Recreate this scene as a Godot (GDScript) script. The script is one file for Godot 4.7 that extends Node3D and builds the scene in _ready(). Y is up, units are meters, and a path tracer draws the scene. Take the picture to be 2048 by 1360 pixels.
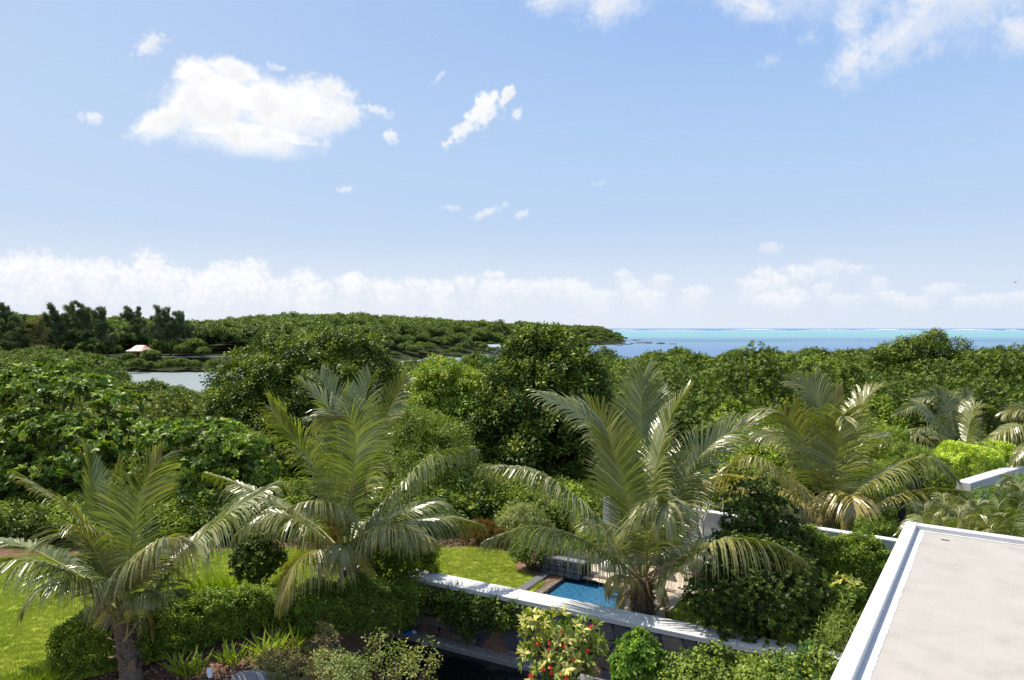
extends Node3D

# ---------------------------------------------------------------- helpers
var taken := {}
var rng := RandomNumberGenerator.new()
var M := {}
var T := {}

func numbered(called: String) -> String:
	var k: int = taken.get(called, 0)
	taken[called] = k + 1
	return called if k == 0 else "%s_%03d" % [called, k]

func tag(o: Node, label := "", category := "", group := "", kind := "") -> Node:
	if label: o.set_meta("label", label)
	if category: o.set_meta("category", category)
	if group: o.set_meta("group", group)
	if kind: o.set_meta("kind", kind)
	return o

func thing(called: String, label: String, category: String, at := Vector3.ZERO, turn := 0.0, group := "") -> Node3D:
	var o := Node3D.new()
	o.name = numbered(called)
	add_child(o)
	o.position = at
	o.rotation.y = turn
	tag(o, label, category, group)
	return o

func part(called: String, mesh: Mesh, mat: Material, parent: Node = null, kind := "") -> MeshInstance3D:
	var o := MeshInstance3D.new()
	o.name = called if parent else numbered(called)
	o.mesh = mesh
	o.material_override = mat
	(parent if parent else self).add_child(o, true)
	if kind: o.set_meta("kind", kind)
	return o

func rf(a: float, b: float) -> float:
	return rng.randf_range(a, b)

func rdir() -> Vector3:
	var z := rng.randf_range(-1.0, 1.0)
	var a := rng.randf() * TAU
	var r := sqrt(1.0 - z * z)
	return Vector3(r * cos(a), z, r * sin(a))

class Buf:
	var v := PackedVector3Array()
	var n := PackedVector3Array()
	var c := PackedColorArray()
	var i := PackedInt32Array()
	var quads := false      # every four points are one leaf
	func tri(a: Vector3, b: Vector3, d: Vector3, col := Color.WHITE) -> void:
		var nn := (d - a).cross(b - a).normalized()
		var k := v.size()
		v.push_back(a); v.push_back(b); v.push_back(d)
		n.push_back(nn); n.push_back(nn); n.push_back(nn)
		c.push_back(col); c.push_back(col); c.push_back(col)
		i.push_back(k); i.push_back(k + 1); i.push_back(k + 2)
	func quad(a: Vector3, b: Vector3, d: Vector3, e: Vector3, col := Color.WHITE) -> void:
		tri(a, b, d, col)
		tri(a, d, e, col)
	func box(t: Transform3D, s: Vector3, col := Color.WHITE) -> void:
		var h := s / 2.0
		var p := []
		for k in 8:
			p.append(t * Vector3(h.x if k & 1 else -h.x, h.y if k & 2 else -h.y, h.z if k & 4 else -h.z))
		quad(p[2], p[6], p[7], p[3], col); quad(p[0], p[1], p[5], p[4], col)
		quad(p[4], p[5], p[7], p[6], col); quad(p[1], p[0], p[2], p[3], col)
		quad(p[0], p[4], p[6], p[2], col); quad(p[5], p[1], p[3], p[7], col)
	func tube(pts: Array, rad: Array, sides := 7, col := Color.WHITE, cap := true) -> void:
		var first := v.size()
		var ref := Vector3(0.31, 0.17, 0.93)
		for k in pts.size():
			var p: Vector3 = pts[k]
			var t: Vector3 = (pts[mini(k + 1, pts.size() - 1)] - pts[maxi(k - 1, 0)]).normalized()
			var a := t.cross(ref).normalized()
			var b := t.cross(a)
			for s in sides:
				var w := TAU * s / sides
				var d := a * cos(w) + b * sin(w)
				v.push_back(p + d * float(rad[k])); n.push_back(d); c.push_back(col)
		for k in pts.size() - 1:
			for s in sides:
				var q := first + k * sides + s
				var r := first + k * sides + (s + 1) % sides
				i.append_array(PackedInt32Array([q, q + sides, r, r, q + sides, r + sides]))
		if cap:
			for e in [0, pts.size() - 1]:
				var k := v.size()
				v.push_back(pts[e]); n.push_back((pts[e] - pts[1 if e == 0 else e - 1]).normalized()); c.push_back(col)
				for s in sides:
					var q: int = first + e * sides + s
					var r: int = first + e * sides + (s + 1) % sides
					i.append_array(PackedInt32Array([k, q, r] if e == 0 else [k, r, q]))
	func mesh() -> ArrayMesh:
		if quads:
			var m := v.size() / 4
			i.resize(m * 6)
			for k in m:
				var b := k * 4
				var w := k * 6
				i[w] = b; i[w + 1] = b + 1; i[w + 2] = b + 2
				i[w + 3] = b; i[w + 4] = b + 2; i[w + 5] = b + 3
		var a := []
		a.resize(Mesh.ARRAY_MAX)
		a[Mesh.ARRAY_VERTEX] = v
		a[Mesh.ARRAY_NORMAL] = n
		a[Mesh.ARRAY_COLOR] = c
		a[Mesh.ARRAY_INDEX] = i
		var out := ArrayMesh.new()
		out.add_surface_from_arrays(Mesh.PRIMITIVE_TRIANGLES, a)
		return out

# a few small sprays of leaves, each in several tints, that crowns are put together from
class Twigs:
	var pv := []
	var pn := []
	var pc := []
	var size := 1.0

func leaf(b: Buf, at: Vector3, dir: Vector3, face: Vector3, length: float, width: float) -> void:
	var side := dir.cross(face).normalized()
	var nn := side.cross(dir).normalized()
	var mid := at + dir * length * 0.5 + nn * width * 0.12
	b.v.push_back(at)
	b.v.push_back(mid - side * width * 0.5)
	b.v.push_back(at + dir * length - nn * length * 0.06)
	b.v.push_back(mid + side * width * 0.5)
	b.n.push_back(nn)
	b.n.push_back((nn - side * 0.35).normalized())
	b.n.push_back(nn)
	b.n.push_back((nn + side * 0.35).normalized())

# style: spray (leaves along a short stem), rosette (a whorl at its end), tuft (thin blades that sweep one way), strap
func make_twigs(style: String, count: int, length: float, width: float, stem: float, palette: Array, odd: Color = Color.BLACK, odd_share := 0.0) -> Twigs:
	var tw := Twigs.new()
	tw.size = stem
	for variant in 5:
		var b := Buf.new()
		for k in count:
			var f := (k + 0.5) / count
			var a := k * 2.4 + rf(-0.5, 0.5)
			var out := Vector3(cos(a), 0, sin(a))
			var l := length * rf(0.7, 1.2)
			match style:
				"spray":
					var d := (out * 1.0 + Vector3.UP * rf(0.05, 0.75) + rdir() * 0.25).normalized()
					leaf(b, Vector3.UP * stem * f + out * stem * rf(0.0, 0.35), d, (Vector3.UP + rdir() * 0.6).normalized(), l, width * rf(0.8, 1.2))
				"rosette":
					var d := (out * rf(0.7, 1.1) + Vector3.UP * rf(0.1, 0.9)).normalized()
					leaf(b, Vector3.UP * stem * rf(0.4, 1.0), d, (Vector3.UP - out * 0.4 + rdir() * 0.35).normalized(), l, width * rf(0.85, 1.15))
				"tuft":
					var d := (out * rf(0.2, 0.6) + Vector3.UP * rf(0.3, 1.0)).normalized()
					leaf(b, Vector3.UP * stem * f * 0.8 + out * stem * 0.1, d, rdir(), l, width)
				"strap":
					var d := (out * rf(0.3, 1.3) + Vector3.UP).normalized()
					leaf(b, out * 0.01, d, (Vector3.UP * 0.6 - out).normalized(), l, width)
		tw.pv.append(b.v)
		tw.pn.append(b.n)
		var tints := []
		for col: Color in palette:
			var cc := PackedColorArray()
			for k in count:
				var q := Color(col.r * 2.3, col.g * 2.04, col.b * 1.35) * rf(0.86, 1.14)
				if odd_share > 0.0 and rng.randf() < odd_share:
					q = odd * rf(0.8, 1.2)
				q.a = 1.0
				for j in 4: cc.push_back(q)
			tints.append(cc)
		tw.pc.append(tints)
	return tw

func put_twig(b: Buf, tw: Twigs, at: Vector3, up: Vector3, scale: float, tint := -1) -> void:
	var k := rng.randi() % tw.pv.size()
	var side := up.cross(rdir()).normalized()
	var basis := Basis(side, up, side.cross(up))
	b.v.append_array(Transform3D(basis * scale, at) * (tw.pv[k] as PackedVector3Array))
	b.n.append_array(Transform3D(basis, Vector3.ZERO) * (tw.pn[k] as PackedVector3Array))
	var tints: Array = tw.pc[k]
	b.c.append_array(tints[rng.randi() % tints.size() if tint < 0 else mini(tint, tints.size() - 1)])

# clumps: [centre, radius] or [centre, radius, flattening]
func leaves(clumps: Array, tw: Twigs, count: int, smin := 0.8, smax := 1.25, low := -0.35, lift := 0.45) -> ArrayMesh:
	var b := Buf.new()
	b.quads = true
	var total := 0.0
	for q in clumps: total += float(q[1]) * float(q[1])
	for q in clumps:
		var c: Vector3 = q[0]
		var r: float = q[1]
		var flat: float = q[2] if q.size() > 2 else 0.8
		var lean := rng.randi()
		for k in int(count * r * r / total):
			var d := rdir()
			if d.y < low and rng.randf() < 0.8: d.y = -d.y
			var p := c + Vector3(d.x, d.y * flat, d.z) * r * (1.0 - 0.42 * pow(rng.randf(), 1.6)) * rf(0.94, 1.12)
			var deep := false
			for o in clumps:
				if o != q and p.distance_squared_to(o[0]) < pow(float(o[1]) * 0.55, 2.0):
					deep = true
					break
			if deep: continue
			var up := (d * 1.0 + Vector3.UP * lift + rdir() * 0.42).normalized()
			put_twig(b, tw, p, up, rf(smin, smax), 3 if d.y > 0.4 and rng.randf() < 0.42 else -1 if rng.randf() < 0.22 else lean % 3)  # palest tint favours upturned twigs: new leaves, plus sunlit tops put into colour
	return b.mesh()

# each clump broken up into knobs of foliage with gaps between
func lumpy(clumps: Array, n := 7, share := 0.47) -> Array:
	var out := []
	for q in clumps:
		var c: Vector3 = q[0]
		var r: float = q[1]
		var flat: float = q[2] if q.size() > 2 else 0.85
		var turn := rng.randf() * TAU
		for k in n:
			var y := 1.0 - 1.35 * (k + 0.5) / n
			var w := sqrt(maxf(0.0, 1.0 - y * y))
			var a := turn + k * 2.4 + rf(-0.35, 0.35)
			out.append([c + Vector3(cos(a) * w, y * flat, sin(a) * w) * r * rf(0.58, 0.95), r * share * rf(0.75, 1.2), clampf(flat + 0.05, 0.5, 0.9)])
	return out

func bumpy(r: float, n: int, share := 0.45) -> Array:
	var out := []
	for k in n:
		var d := rdir()
		d.y = absf(d.y) * 1.1 - 0.15
		out.append([d * r * rf(0.5, 0.72), r * rf(share * 0.75, share * 1.15)])
	return out

# a tree whose crown is made of the clumps (in the world), on a trunk that stands at base
func tree(called: String, label: String, base: Vector3, clumps: Array, tw: Twigs, count: int, trunk: float, group := "", bark: Material = null, category := "tree", smin := 0.8, smax := 1.25, low := -0.35) -> Node3D:
	var t := thing(called, label, category, base, 0.0, group)
	var near := []
	var mid := Vector3.ZERO
	for q in clumps:
		var e: Array = q.duplicate()
		e[0] = (q[0] as Vector3) - base
		near.append(e)
		mid += (e[0] as Vector3) / clumps.size()
	var fork := mid * Vector3(0.5, 0.0, 0.5) + Vector3.UP * maxf(mid.y * 0.55, 0.15)
	var b := Buf.new()
	b.tube([Vector3.DOWN * 0.3, fork * 0.5 + Vector3(rf(-1, 1), 0, rf(-1, 1)) * trunk, fork], [trunk * 1.25, trunk, trunk * 0.8])
	for e in near:
		var c: Vector3 = e[0]
		var bend := fork.lerp(c, 0.5) + Vector3(0, -0.15 * fork.distance_to(c), 0)
		b.tube([fork * 0.92, bend, c, c + rdir() * float(e[1]) * 0.5], [trunk * 0.6, trunk * 0.4, trunk * 0.2, trunk * 0.05], 5)
	part("trunk", b.mesh(), bark if bark else M.bark, t)
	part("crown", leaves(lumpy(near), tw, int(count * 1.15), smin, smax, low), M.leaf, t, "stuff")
	return t

# clipped or loose hedge along points on the ground
func hedge(label: String, pts: Array, w: float, h: float, tw: Twigs, per_m2: float, rough := 0.08, category := "hedge", called := "hedge") -> Node3D:
	var t := thing(called, label, category, pts[0])
	var b := Buf.new()
	b.quads = true
	var stems := Buf.new()
	for k in pts.size() - 1:
		var p: Vector3 = pts[k] - pts[0]
		var q: Vector3 = pts[k + 1] - pts[0]
		var along := (q - p).normalized()
		var across := along.cross(Vector3.UP).normalized()
		var l := p.distance_to(q)
		var area := l * (w + 2.0 * h) + (2.0 * w * h)
		for n in int(area * per_m2):
			var s := rf(-w * 0.35, l + w * 0.35)
			var a := 0.0
			var y := 0.0
			var nn := Vector3.UP
			var bump := 1.0 + 0.13 * sin(s * 2.1 + k) + 0.09 * sin(s * 5.3)
			if rng.randf() < w / (w + 2.0 * h):
				a = rf(-0.5, 0.5) * w; y = h * bump; nn = Vector3.UP
			else:
				var sg := 1.0 if rng.randf() < 0.5 else -1.0
				a = 0.5 * w * sg * (bump * 0.4 + 0.6); y = rf(0.12, 1.0) * h * bump; nn = across * sg
			var end := 0.0
			if s < 0.0: nn = -along
			if s > l: nn = along
			if (s < 0.0 or s > l) and absf(a) > w * 0.3: a *= 0.7
			var edge := smoothstep(0.75, 1.0, y / (h * bump)) * smoothstep(0.3, 0.5, absf(a) / w)
			y -= edge * 0.12 * h
			var at := p + along * s + across * a + Vector3.UP * y - nn * absf(rng.randfn(0.0, rough))
			put_twig(b, tw, at, (nn * 0.8 + Vector3.UP * 0.4 + rdir() * 0.6).normalized(), rf(0.75, 1.3))
		for n in int(l / 0.35) + 1:
			var f := p.lerp(q, n / (l / 0.35 + 1.0)) + across * rf(-0.2, 0.2) * w
			stems.tube([f, f + Vector3(rf(-0.1, 0.1), h * 0.85, rf(-0.1, 0.1))], [0.025, 0.01], 5)
	part("stem", stems.mesh(), M.bark, t, "stuff")
	part("foliage", b.mesh(), M.leaf, t, "stuff")
	return t

# a shrub of several stems under leafy clumps given round its foot
func shrub(called: String, label: String, base: Vector3, clumps: Array, tw: Twigs, count: int, category := "shrub", group := "", smin := 0.8, smax := 1.25, stem := 0.018) -> Node3D:
	var t := thing(called, label, category, base, 0.0, group)
	var near := []
	var b := Buf.new()
	for q in clumps:
		var e: Array = q.duplicate()
		e[0] = (q[0] as Vector3) - base
		near.append(e)
		var c: Vector3 = e[0]
		for k in 3:
			var top := c + rdir() * float(e[1]) * 0.6
			b.tube([Vector3(rf(-0.08, 0.08), -0.05, rf(-0.08, 0.08)), top * 0.5 + Vector3(rf(-0.1, 0.1), 0.05, rf(-0.1, 0.1)), top], [stem * 1.4, stem, stem * 0.4], 5)
	part("stem", b.mesh(), M.bark, t, "stuff")
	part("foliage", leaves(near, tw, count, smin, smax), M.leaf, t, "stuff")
	return t

# ---------------------------------------------------------------- palm fronds
func curve_points(pts: Array, n: int) -> Array:
	var cv := Curve3D.new()
	for k in pts.size():
		var a: Vector3 = pts[maxi(k - 1, 0)]
		var b: Vector3 = pts[mini(k + 1, pts.size() - 1)]
		var tn := (b - a) / 6.0
		cv.add_point(pts[k], -tn, tn)
	var out := []
	var l := cv.get_baked_length()
	for k in n:
		out.append(cv.sample_baked(l * k / (n - 1.0), true))
	return out

# pts: the midrib from the crown to the tip; long: longest leaflet; droop: how far leaflets hang; yellow: 0 fresh to 1 old; twist: turn of the blade about the midrib
func frond(root: Node3D, pts: Array, long := 0.85, droop := 0.5, yellow := 0.1, twist := 0.0, bare := 0.2, count := 125, wide := 0.036, fresh := 0.0) -> void:
	var local := []
	for p in pts: local.append((p as Vector3) - root.position)
	var n := 26
	var line := curve_points(local, n)
	var total := 0.0
	for k in n - 1: total += (line[k + 1] as Vector3).distance_to(line[k])
	var rad := []
	for k in n:
		rad.append(lerpf(0.034, 0.004, pow(k / (n - 1.0), 0.7)) * clampf(total / 3.5, 0.5, 1.2))
	var rib := Buf.new()
	rib.tube(line, rad, 6, Color(0.30, 0.31, 0.10).lerp(Color(0.42, 0.32, 0.14), yellow))
	var mi := part("frond", rib.mesh(), M.rib, root)
	# the blade's upper side, carried along the midrib
	var out: Vector3 = line[n - 1] - line[0]
	out.y = 0
	out = out.normalized()
	var t0: Vector3 = (line[1] - line[0]).normalized()
	var up := Vector3.UP - out * 0.25
	up = (up - t0 * up.dot(t0)).normalized()
	var ups := [up]
	for k in range(1, n):
		var t: Vector3 = (line[mini(k + 1, n - 1)] - line[k - 1]).normalized()
		up = (up - t * up.dot(t)).normalized()
		ups.append(up)
	var b := Buf.new()
	var green := Color(0.145, 0.185, 0.045)
	var pale := Color(0.33, 0.345, 0.125)
	var old := Color(0.46, 0.36, 0.10)
	var wave := rng.randf() * TAU
	for sgn in [-1.0, 1.0]:
		var roll := rf(-0.35, 0.35)
		for k in count:
			var f: float = bare + (1.0 - bare) * (k + rf(0.1, 0.9)) / count
			var s := f * (n - 1)
			var j := mini(int(s), n - 2)
			var p: Vector3 = (line[j] as Vector3).lerp(line[j + 1], s - j)
			var t: Vector3 = (line[j + 1] - line[j]).normalized()
			var u: Vector3 = (ups[j] as Vector3).rotated(t, twist * f)
			var side: Vector3 = t.cross(u).normalized() * sgn
			var g := (f - bare) / (1.0 - bare)
			var l := long * 1.15 * (0.55 + 0.45 * smoothstep(0.0, 0.22, g)) * (1.0 - 0.62 * pow(g, 2.2)) * rf(0.88, 1.08)
			if rng.randf() < 0.02: continue
			var ang := lerpf(1.22, 0.4, g) + 0.07 * sin(g * 14.0 + wave) + rf(-0.06, 0.06)
			var d: Vector3 = (side * sin(ang) + t * cos(ang) + u * rf(0.16, 0.30)).normalized()
			var w: Vector3 = (t - d * t.dot(d)).normalized()
			w = w.rotated(d, roll + 0.5 * sin(g * 9.0 + wave) + rf(-0.3, 0.3))
			var half := wide * 0.5 * clampf(total / 3.5, 0.6, 1.15) * rf(0.85, 1.15)
			var col := green.lerp(pale, rng.randf() * 0.8).lerp(old, clampf(yellow * yellow * 0.9 + yellow * 0.35 * g + (rf(0.0, 0.7) if rng.randf() < yellow * 0.3 else 0.0), 0.0, 1.0))
			if fresh > 0.0: col = col.lerp(Color(0.30, 0.37, 0.035), fresh * (0.6 + 0.4 * g))
			var q := p
			var hang := droop * (0.55 + 1.5 * droop) * rf(0.75, 1.35)
			var a := q - w * half * 0.5
			var c := q + w * half * 0.5
			var sizes := [1.0, 0.85, 0.5]
			for m in 3:
				d = (d + Vector3.DOWN * hang * (0.16 + 0.22 * m)).normalized()
				q += d * l * 0.27
				var a2: Vector3 = q - w * half * sizes[m]
				var c2: Vector3 = q + w * half * sizes[m]
				b.quad(a, a2, c2, c, col)
				a = a2
				c = c2
			d = (d + Vector3.DOWN * hang * 0.7).normalized()
			b.tri(a, q + d * l * 0.22, c, col.lerp(old, 0.15 + 0.4 * yellow))
	part("leaflets", b.mesh(), M.palm, mi, "stuff")

func old_fronds(root: Node3D, crown: Vector3, turns: Array, reach: float) -> void:
	for t in turns:
		var o := Vector3(cos(float(t)), 0, sin(float(t)))
		frond(root, [crown, crown + o * 0.35 * reach + Vector3.UP * 0.12, crown + o * 0.75 * reach + Vector3.DOWN * 0.35 * reach, crown + o * 0.85 * reach + Vector3.DOWN * 1.0 * reach], 0.5, 0.9, 1.05, 0.1, 0.25, 55)

func palm_trunk(root: Node3D, pts: Array, r: float) -> void:
	var local := []
	for p in pts: local.append((p as Vector3) - root.position)
	var line := curve_points(local, 14)
	var rad := []
	for k in 14: rad.append(r * (1.0 + 0.55 * pow(1.0 - k / 13.0, 2.0)) * (1.0 + 0.08 * (k % 2)))
	var b := Buf.new()
	b.tube(line, rad, 12, Color(0.19, 0.14, 0.10))
	part("trunk", b.mesh(), M.bark, root)
	# old leaf bases and fibre round the stem
	var f := Buf.new()
	for k in 80:
		var s := rf(0.05, 0.98) * 13
		var j := mini(int(s), 12)
		var p: Vector3 = (line[j] as Vector3).lerp(line[j + 1], s - j)
		var a := rng.randf() * TAU
		var o := Vector3(cos(a), 0, sin(a))
		var l := rf(0.18, 0.5)
		var tip := p + o * (r + l * 0.35) + Vector3.UP * l * rf(-0.5, 0.9)
		var sd := o.cross(Vector3.UP) * rf(0.05, 0.11)
		var base := p + o * r * 0.8
		var col := Color(0.22, 0.16, 0.11).lerp(Color(0.34, 0.25, 0.17), rng.randf())
		f.quad(base - sd, base + sd, tip + sd * 0.45 + o * 0.03, tip - sd * 0.45, col)
		f.quad(base - sd - o * 0.03, tip - sd * 0.45 - o * 0.02, tip + sd * 0.45, base + sd - o * 0.03, col)
	part("leaf_base", f.mesh(), M.rib, root, "stuff")

# ---------------------------------------------------------------- sky
var nz := FastNoiseLite.new()
var nf := FastNoiseLite.new()
var puffs := []      # x, y, rx, ry, turn, strength: in tangents of angle round the view's heading at the horizon
var bank := []
var active_puffs := []
var active_bank := []

func activate(el: float) -> void:
	var lo := tan(el)
	var hi := lo * 1.75
	active_puffs = puffs.filter(func(p): return p[1] + (p[2] + p[3]) * 1.4 > lo and p[1] - (p[2] + p[3]) * 1.4 < hi) if el > -0.02 else []
	active_bank = bank.filter(func(p): return p[1] + p[3] * 1.6 > lo and p[1] - p[3] * 3.6 < hi) if el > -0.02 else []

func lin(r: int, g: int, b: int) -> Vector3:
	var c := Color8(r, g, b).srgb_to_linear()
	return Vector3(c.r, c.g, c.b)

const SKY_GAIN := 0.74

func air(dir: Vector3, sun: Vector3) -> Vector3:
	var y := maxf(dir.y, 0.0)
	var low := lin(206, 223, 244)
	var mid := lin(180, 209, 245)
	var top := lin(148, 186, 240)
	var zen := lin(132, 170, 229)
	var c := low.lerp(mid, smoothstep(0.0, 0.26, y)).lerp(top, smoothstep(0.2, 0.46, y)).lerp(zen, smoothstep(0.5, 1.0, y))
	var m := dir.dot(sun)
	c = c.lerp(lin(243, 246, 250), 0.62 * pow(maxf(m, 0.0), 3.4) )
	c = c.lerp(lin(255, 253, 246) * 1.6, 0.5 * pow(maxf(m, 0.0), 40.0))
	c *= lerpf(0.72, 1.0, smoothstep(-0.7, -0.15, m))      # deepest opposite the sun
	return c

func cloud(x: float, y: float) -> Vector2:   # (cover, light)
	var cover := 0.0
	var light := 1.0
	if y < -0.01: return Vector2(0, 1)
	var n := nz.get_noise_2d(x * 1000.0, y * 1000.0)
	var n2 := nf.get_noise_2d(x * 1000.0, y * 1000.0)
	var sum := 0.0
	for p in active_puffs:
		var dx: float = x - p[0]
		var dy: float = y - p[1]
		var rx: float = p[2]
		var ry: float = p[3]
		if absf(dx) > (rx + ry) * 1.8 or absf(dy) > (rx + ry) * 1.8: continue
		var big := smoothstep(0.012, 0.06, sqrt(rx * ry))
		var ca := cos(float(p[4]))
		var sa := sin(float(p[4]))
		var a := (dx * ca + dy * sa) / rx
		var b := (-dx * sa + dy * ca) / ry
		var e: float = 1.0 - sqrt(a * a + b * b) + (n * lerpf(0.5, 0.75, big) + n2 * lerpf(0.65, 0.22, big)) * float(p[6])
		var soft: float = (0.22 if b > 0.0 else 0.55) + float(p[7]) * 1.3
		var k: float = smoothstep(-0.12, soft * 1.3, e) * float(p[5])
		cover = 1.0 - (1.0 - cover) * (1.0 - k) if p[5] < 0.97 else maxf(cover, k)
		sum = maxf(sum, e)
	cover = minf(cover, 0.985)
	light = 1.0 - 0.05 * smoothstep(0.3, 0.9, sum) - 0.05 * smoothstep(0.0, 0.4, n) * smoothstep(0.15, 0.6, sum)
	# cumulus far off over the sea, in rows
	var far := 0.0
	var glow := 0.0
	for p in active_bank:
		var dx: float = (x - p[0]) / p[2]
		if absf(dx) > 1.5: continue
		var dy: float = y - p[1]
		var b: float = dy / (p[3] if dy > 0.0 else p[3] * 3.0)
		var e := 1.0 - sqrt(dx * dx + b * b) + n * 0.34 + n2 * 0.22
		var k: float = smoothstep(-0.05, 0.62 if dy > 0.0 else 1.0, e) * float(p[4])
		if dy < 0.0: k *= 1.0 - 0.55 * smoothstep(0.0, -1.0, b)
		if k > far:
			glow = 0.05 * n2 + 0.05 * smoothstep(-0.5, 0.5, b)
		far = maxf(far, k) + minf(far, k) * 0.25
	far = minf(far * 0.8, 0.86)
	if far > cover:
		light = 0.955 + glow
		cover = far
	return Vector2(cover, light)

func sky_image(sun: Vector3) -> Image:
	nz.seed = 4; nz.noise_type = FastNoiseLite.TYPE_SIMPLEX_SMOOTH; nz.frequency = 0.021; nz.fractal_octaves = 4; nz.fractal_gain = 0.48
	nf.seed = 9; nf.noise_type = FastNoiseLite.TYPE_SIMPLEX_SMOOTH; nf.frequency = 0.085; nf.fractal_octaves = 2; nf.fractal_gain = 0.45
	# x, y, half width, half height, turn, strength, raggedness, softness
	puffs = [
		[-0.427, 0.316, 0.086, 0.066, 0.0, 1.0, 0.30, 0.08],
		[-0.334, 0.309, 0.108, 0.056, -0.1, 1.0, 0.30, 0.08],
		[-0.377, 0.273, 0.115, 0.030, -0.12, 1.0, 0.30, 0.08],
		[-0.453, 0.358, 0.037, 0.032, 0.0, 1.0, 0.30, 0.08],
		[-0.399, 0.365, 0.050, 0.023, -0.3, 1.0, 0.30, 0.08],
		[-0.496, 0.296, 0.058, 0.026, 0.4, 1.0, 0.30, 0.08],
		[-0.262, 0.340, 0.045, 0.024, -0.3, 0.9, 0.50, 0.25],
		[-0.240, 0.300, 0.045, 0.019, 0.3, 0.85, 0.50, 0.25],
		[-0.194, 0.311, 0.026, 0.009, -0.3, 0.6, 0.9, 0.2],
		[-0.173, 0.275, 0.009, 0.011, 0.6, 0.8, 0.8, 0.1],
		[-0.519, 0.403, 0.032, 0.014, 0.5, 0.75, 0.8, 0.25],
		[-0.600, 0.302, 0.023, 0.009, -0.1, 0.75, 0.7, 0.2],
		[-0.334, 0.372, 0.018, 0.006, -0.3, 0.5, 0.9, 0.2],
		[-0.039, 0.311, 0.033, 0.022, 0.75, 0.95, 0.65, 0.05],
		[-0.071, 0.282, 0.030, 0.012, 0.72, 0.85, 0.7, 0.15],
		[-0.006, 0.336, 0.020, 0.010, 0.9, 0.9, 0.8, 0.1],
		[-0.094, 0.262, 0.011, 0.009, 0.3, 0.75, 0.8, 0.2],
		[0.006, 0.304, 0.009, 0.011, 0.0, 0.75, 0.9, 0.2],
		[-0.104, 0.359, 0.019, 0.005, 0.8, 0.45, 0.8, 0.3],
		[-0.240, 0.199, 0.017, 0.006, 0.2, 0.6, 0.7, 0.3],
		[-0.089, 0.173, 0.016, 0.005, -0.1, 0.45, 0.7, 0.3],
		[-0.032, 0.168, 0.029, 0.006, 0.42, 0.6, 0.8, 0.25],
		[0.014, 0.163, 0.013, 0.006, 0.4, 0.6, 0.8, 0.25],
		[0.123, 0.207, 0.020, 0.004, 0.1, 0.3, 0.8, 0.4],
		[0.371, 0.115, 0.019, 0.010, 0.0, 0.5, 0.6, 0.3],
		# the broad sheet that comes in over the top at the right
		[0.127, 0.491, 0.112, 0.052, 0.1, 0.9, 0.41, 0.45],
		[0.137, 0.455, 0.052, 0.032, 0.4, 0.7, 0.56, 0.45],
		[0.047, 0.465, 0.029, 0.019, 0.2, 0.6, 0.60, 0.45],
		[0.400, 0.494, 0.181, 0.073, -0.1, 0.72, 0.38, 0.45],
		[0.342, 0.458, 0.060, 0.024, -0.35, 0.78, 0.52, 0.45],
		[0.652, 0.480, 0.129, 0.086, 0.2, 0.8, 0.38, 0.45],
		[0.558, 0.419, 0.104, 0.045, 0.75, 0.78, 0.45, 0.45],
		[0.486, 0.379, 0.050, 0.029, 0.85, 0.78, 0.52, 0.45],
		[0.490, 0.429, 0.035, 0.052, 0.1, 0.7, 0.52, 0.45],
		[0.724, 0.422, 0.052, 0.039, -0.4, 0.75, 0.52, 0.45],
		[0.609, 0.516, 0.259, 0.060, 0.0, 0.8, 0.38, 0.45],
		[0.368, 0.381, 0.023, 0.010, 0.3, 0.35, 0.80, 0.65],
		[0.425, 0.415, 0.022, 0.012, 0.2, 0.35, 0.80, 0.65],
		[0.601, 0.394, 0.029, 0.014, 0.6, 0.35, 0.80, 0.65],
	]
	var tops := [[-420,560,90,50], [-300,530,80,60], [-180,560,90,40], [-80,545,70,45], [10,545,50,42], [60,533,45,42], [120,545,60,40], [190,548,60,38], [250,552,50,34], [305,538,52,40], [345,560,40,30],
		[400,570,55,34], [450,553,50,36], [510,540,30,34], [500,560,60,30], [560,572,45,26], [610,560,35,26], [630,580,50,26], [700,570,40,26], [705,562,22,20], [770,578,50,26], [830,572,40,24], [880,582,40,24],
		[930,566,30,20], [980,552,32,14], [985,575,50,24], [1050,575,50,18], [1110,572,60,20], [1150,580,36,22], [1200,590,45,20], [1245,552,22,16], [1265,575,30,22], [1320,560,34,16], [1300,592,40,20], [1390,585,40,16],
		[1500,568,30,18], [1530,548,30,24], [1560,560,24,14], [1600,543,45,18], [1660,532,45,17], [1710,536,40,9], [1640,575,26,13], [1590,585,34,12], [1560,598,60,14], [1690,598,50,12], [1755,562,28,15], [1780,590,30,10],
		[1830,600,50,10], [1868,578,30,10], [1900,572,30,10], [1930,600,40,9], [1980,595,40,10], [2040,590,30,10], [2130,575,60,24], [2250,560,70,30], [2400,570,80,30]]
	for t in tops:
		var u: float = t[0]
		bank.append([(u - 1024.0) / 1390.0, (657.0 - t[1]) / 1390.0, t[2] * 1.15 / 1390.0, t[3] / 1390.0, lerpf(0.95, 0.5, smoothstep(300.0, 1700.0, u)) if u < 1450 or u > 1620 else 0.72])
	# the whole dome, coarsely
	var w := 768
	var h := 384
	var px := PackedFloat32Array()
	px.resize(w * h * 3)
	var at := 0
	for j in h:
		var el := PI / 2.0 - PI * (j + 0.5) / h
		activate(el)
		for k in w:
			var az := TAU * ((k + 0.5) / w - 0.5)
			var d := Vector3(sin(az) * cos(el), sin(el), -cos(az) * cos(el))
			var c := shade(d, az, el, sun, absf(az) < 0.95)
			px[at] = c.x; px[at + 1] = c.y; px[at + 2] = c.z
			at += 3
	var im := Image.create_from_data(w, h, false, Image.FORMAT_RGBF, px.to_byte_array())
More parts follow.
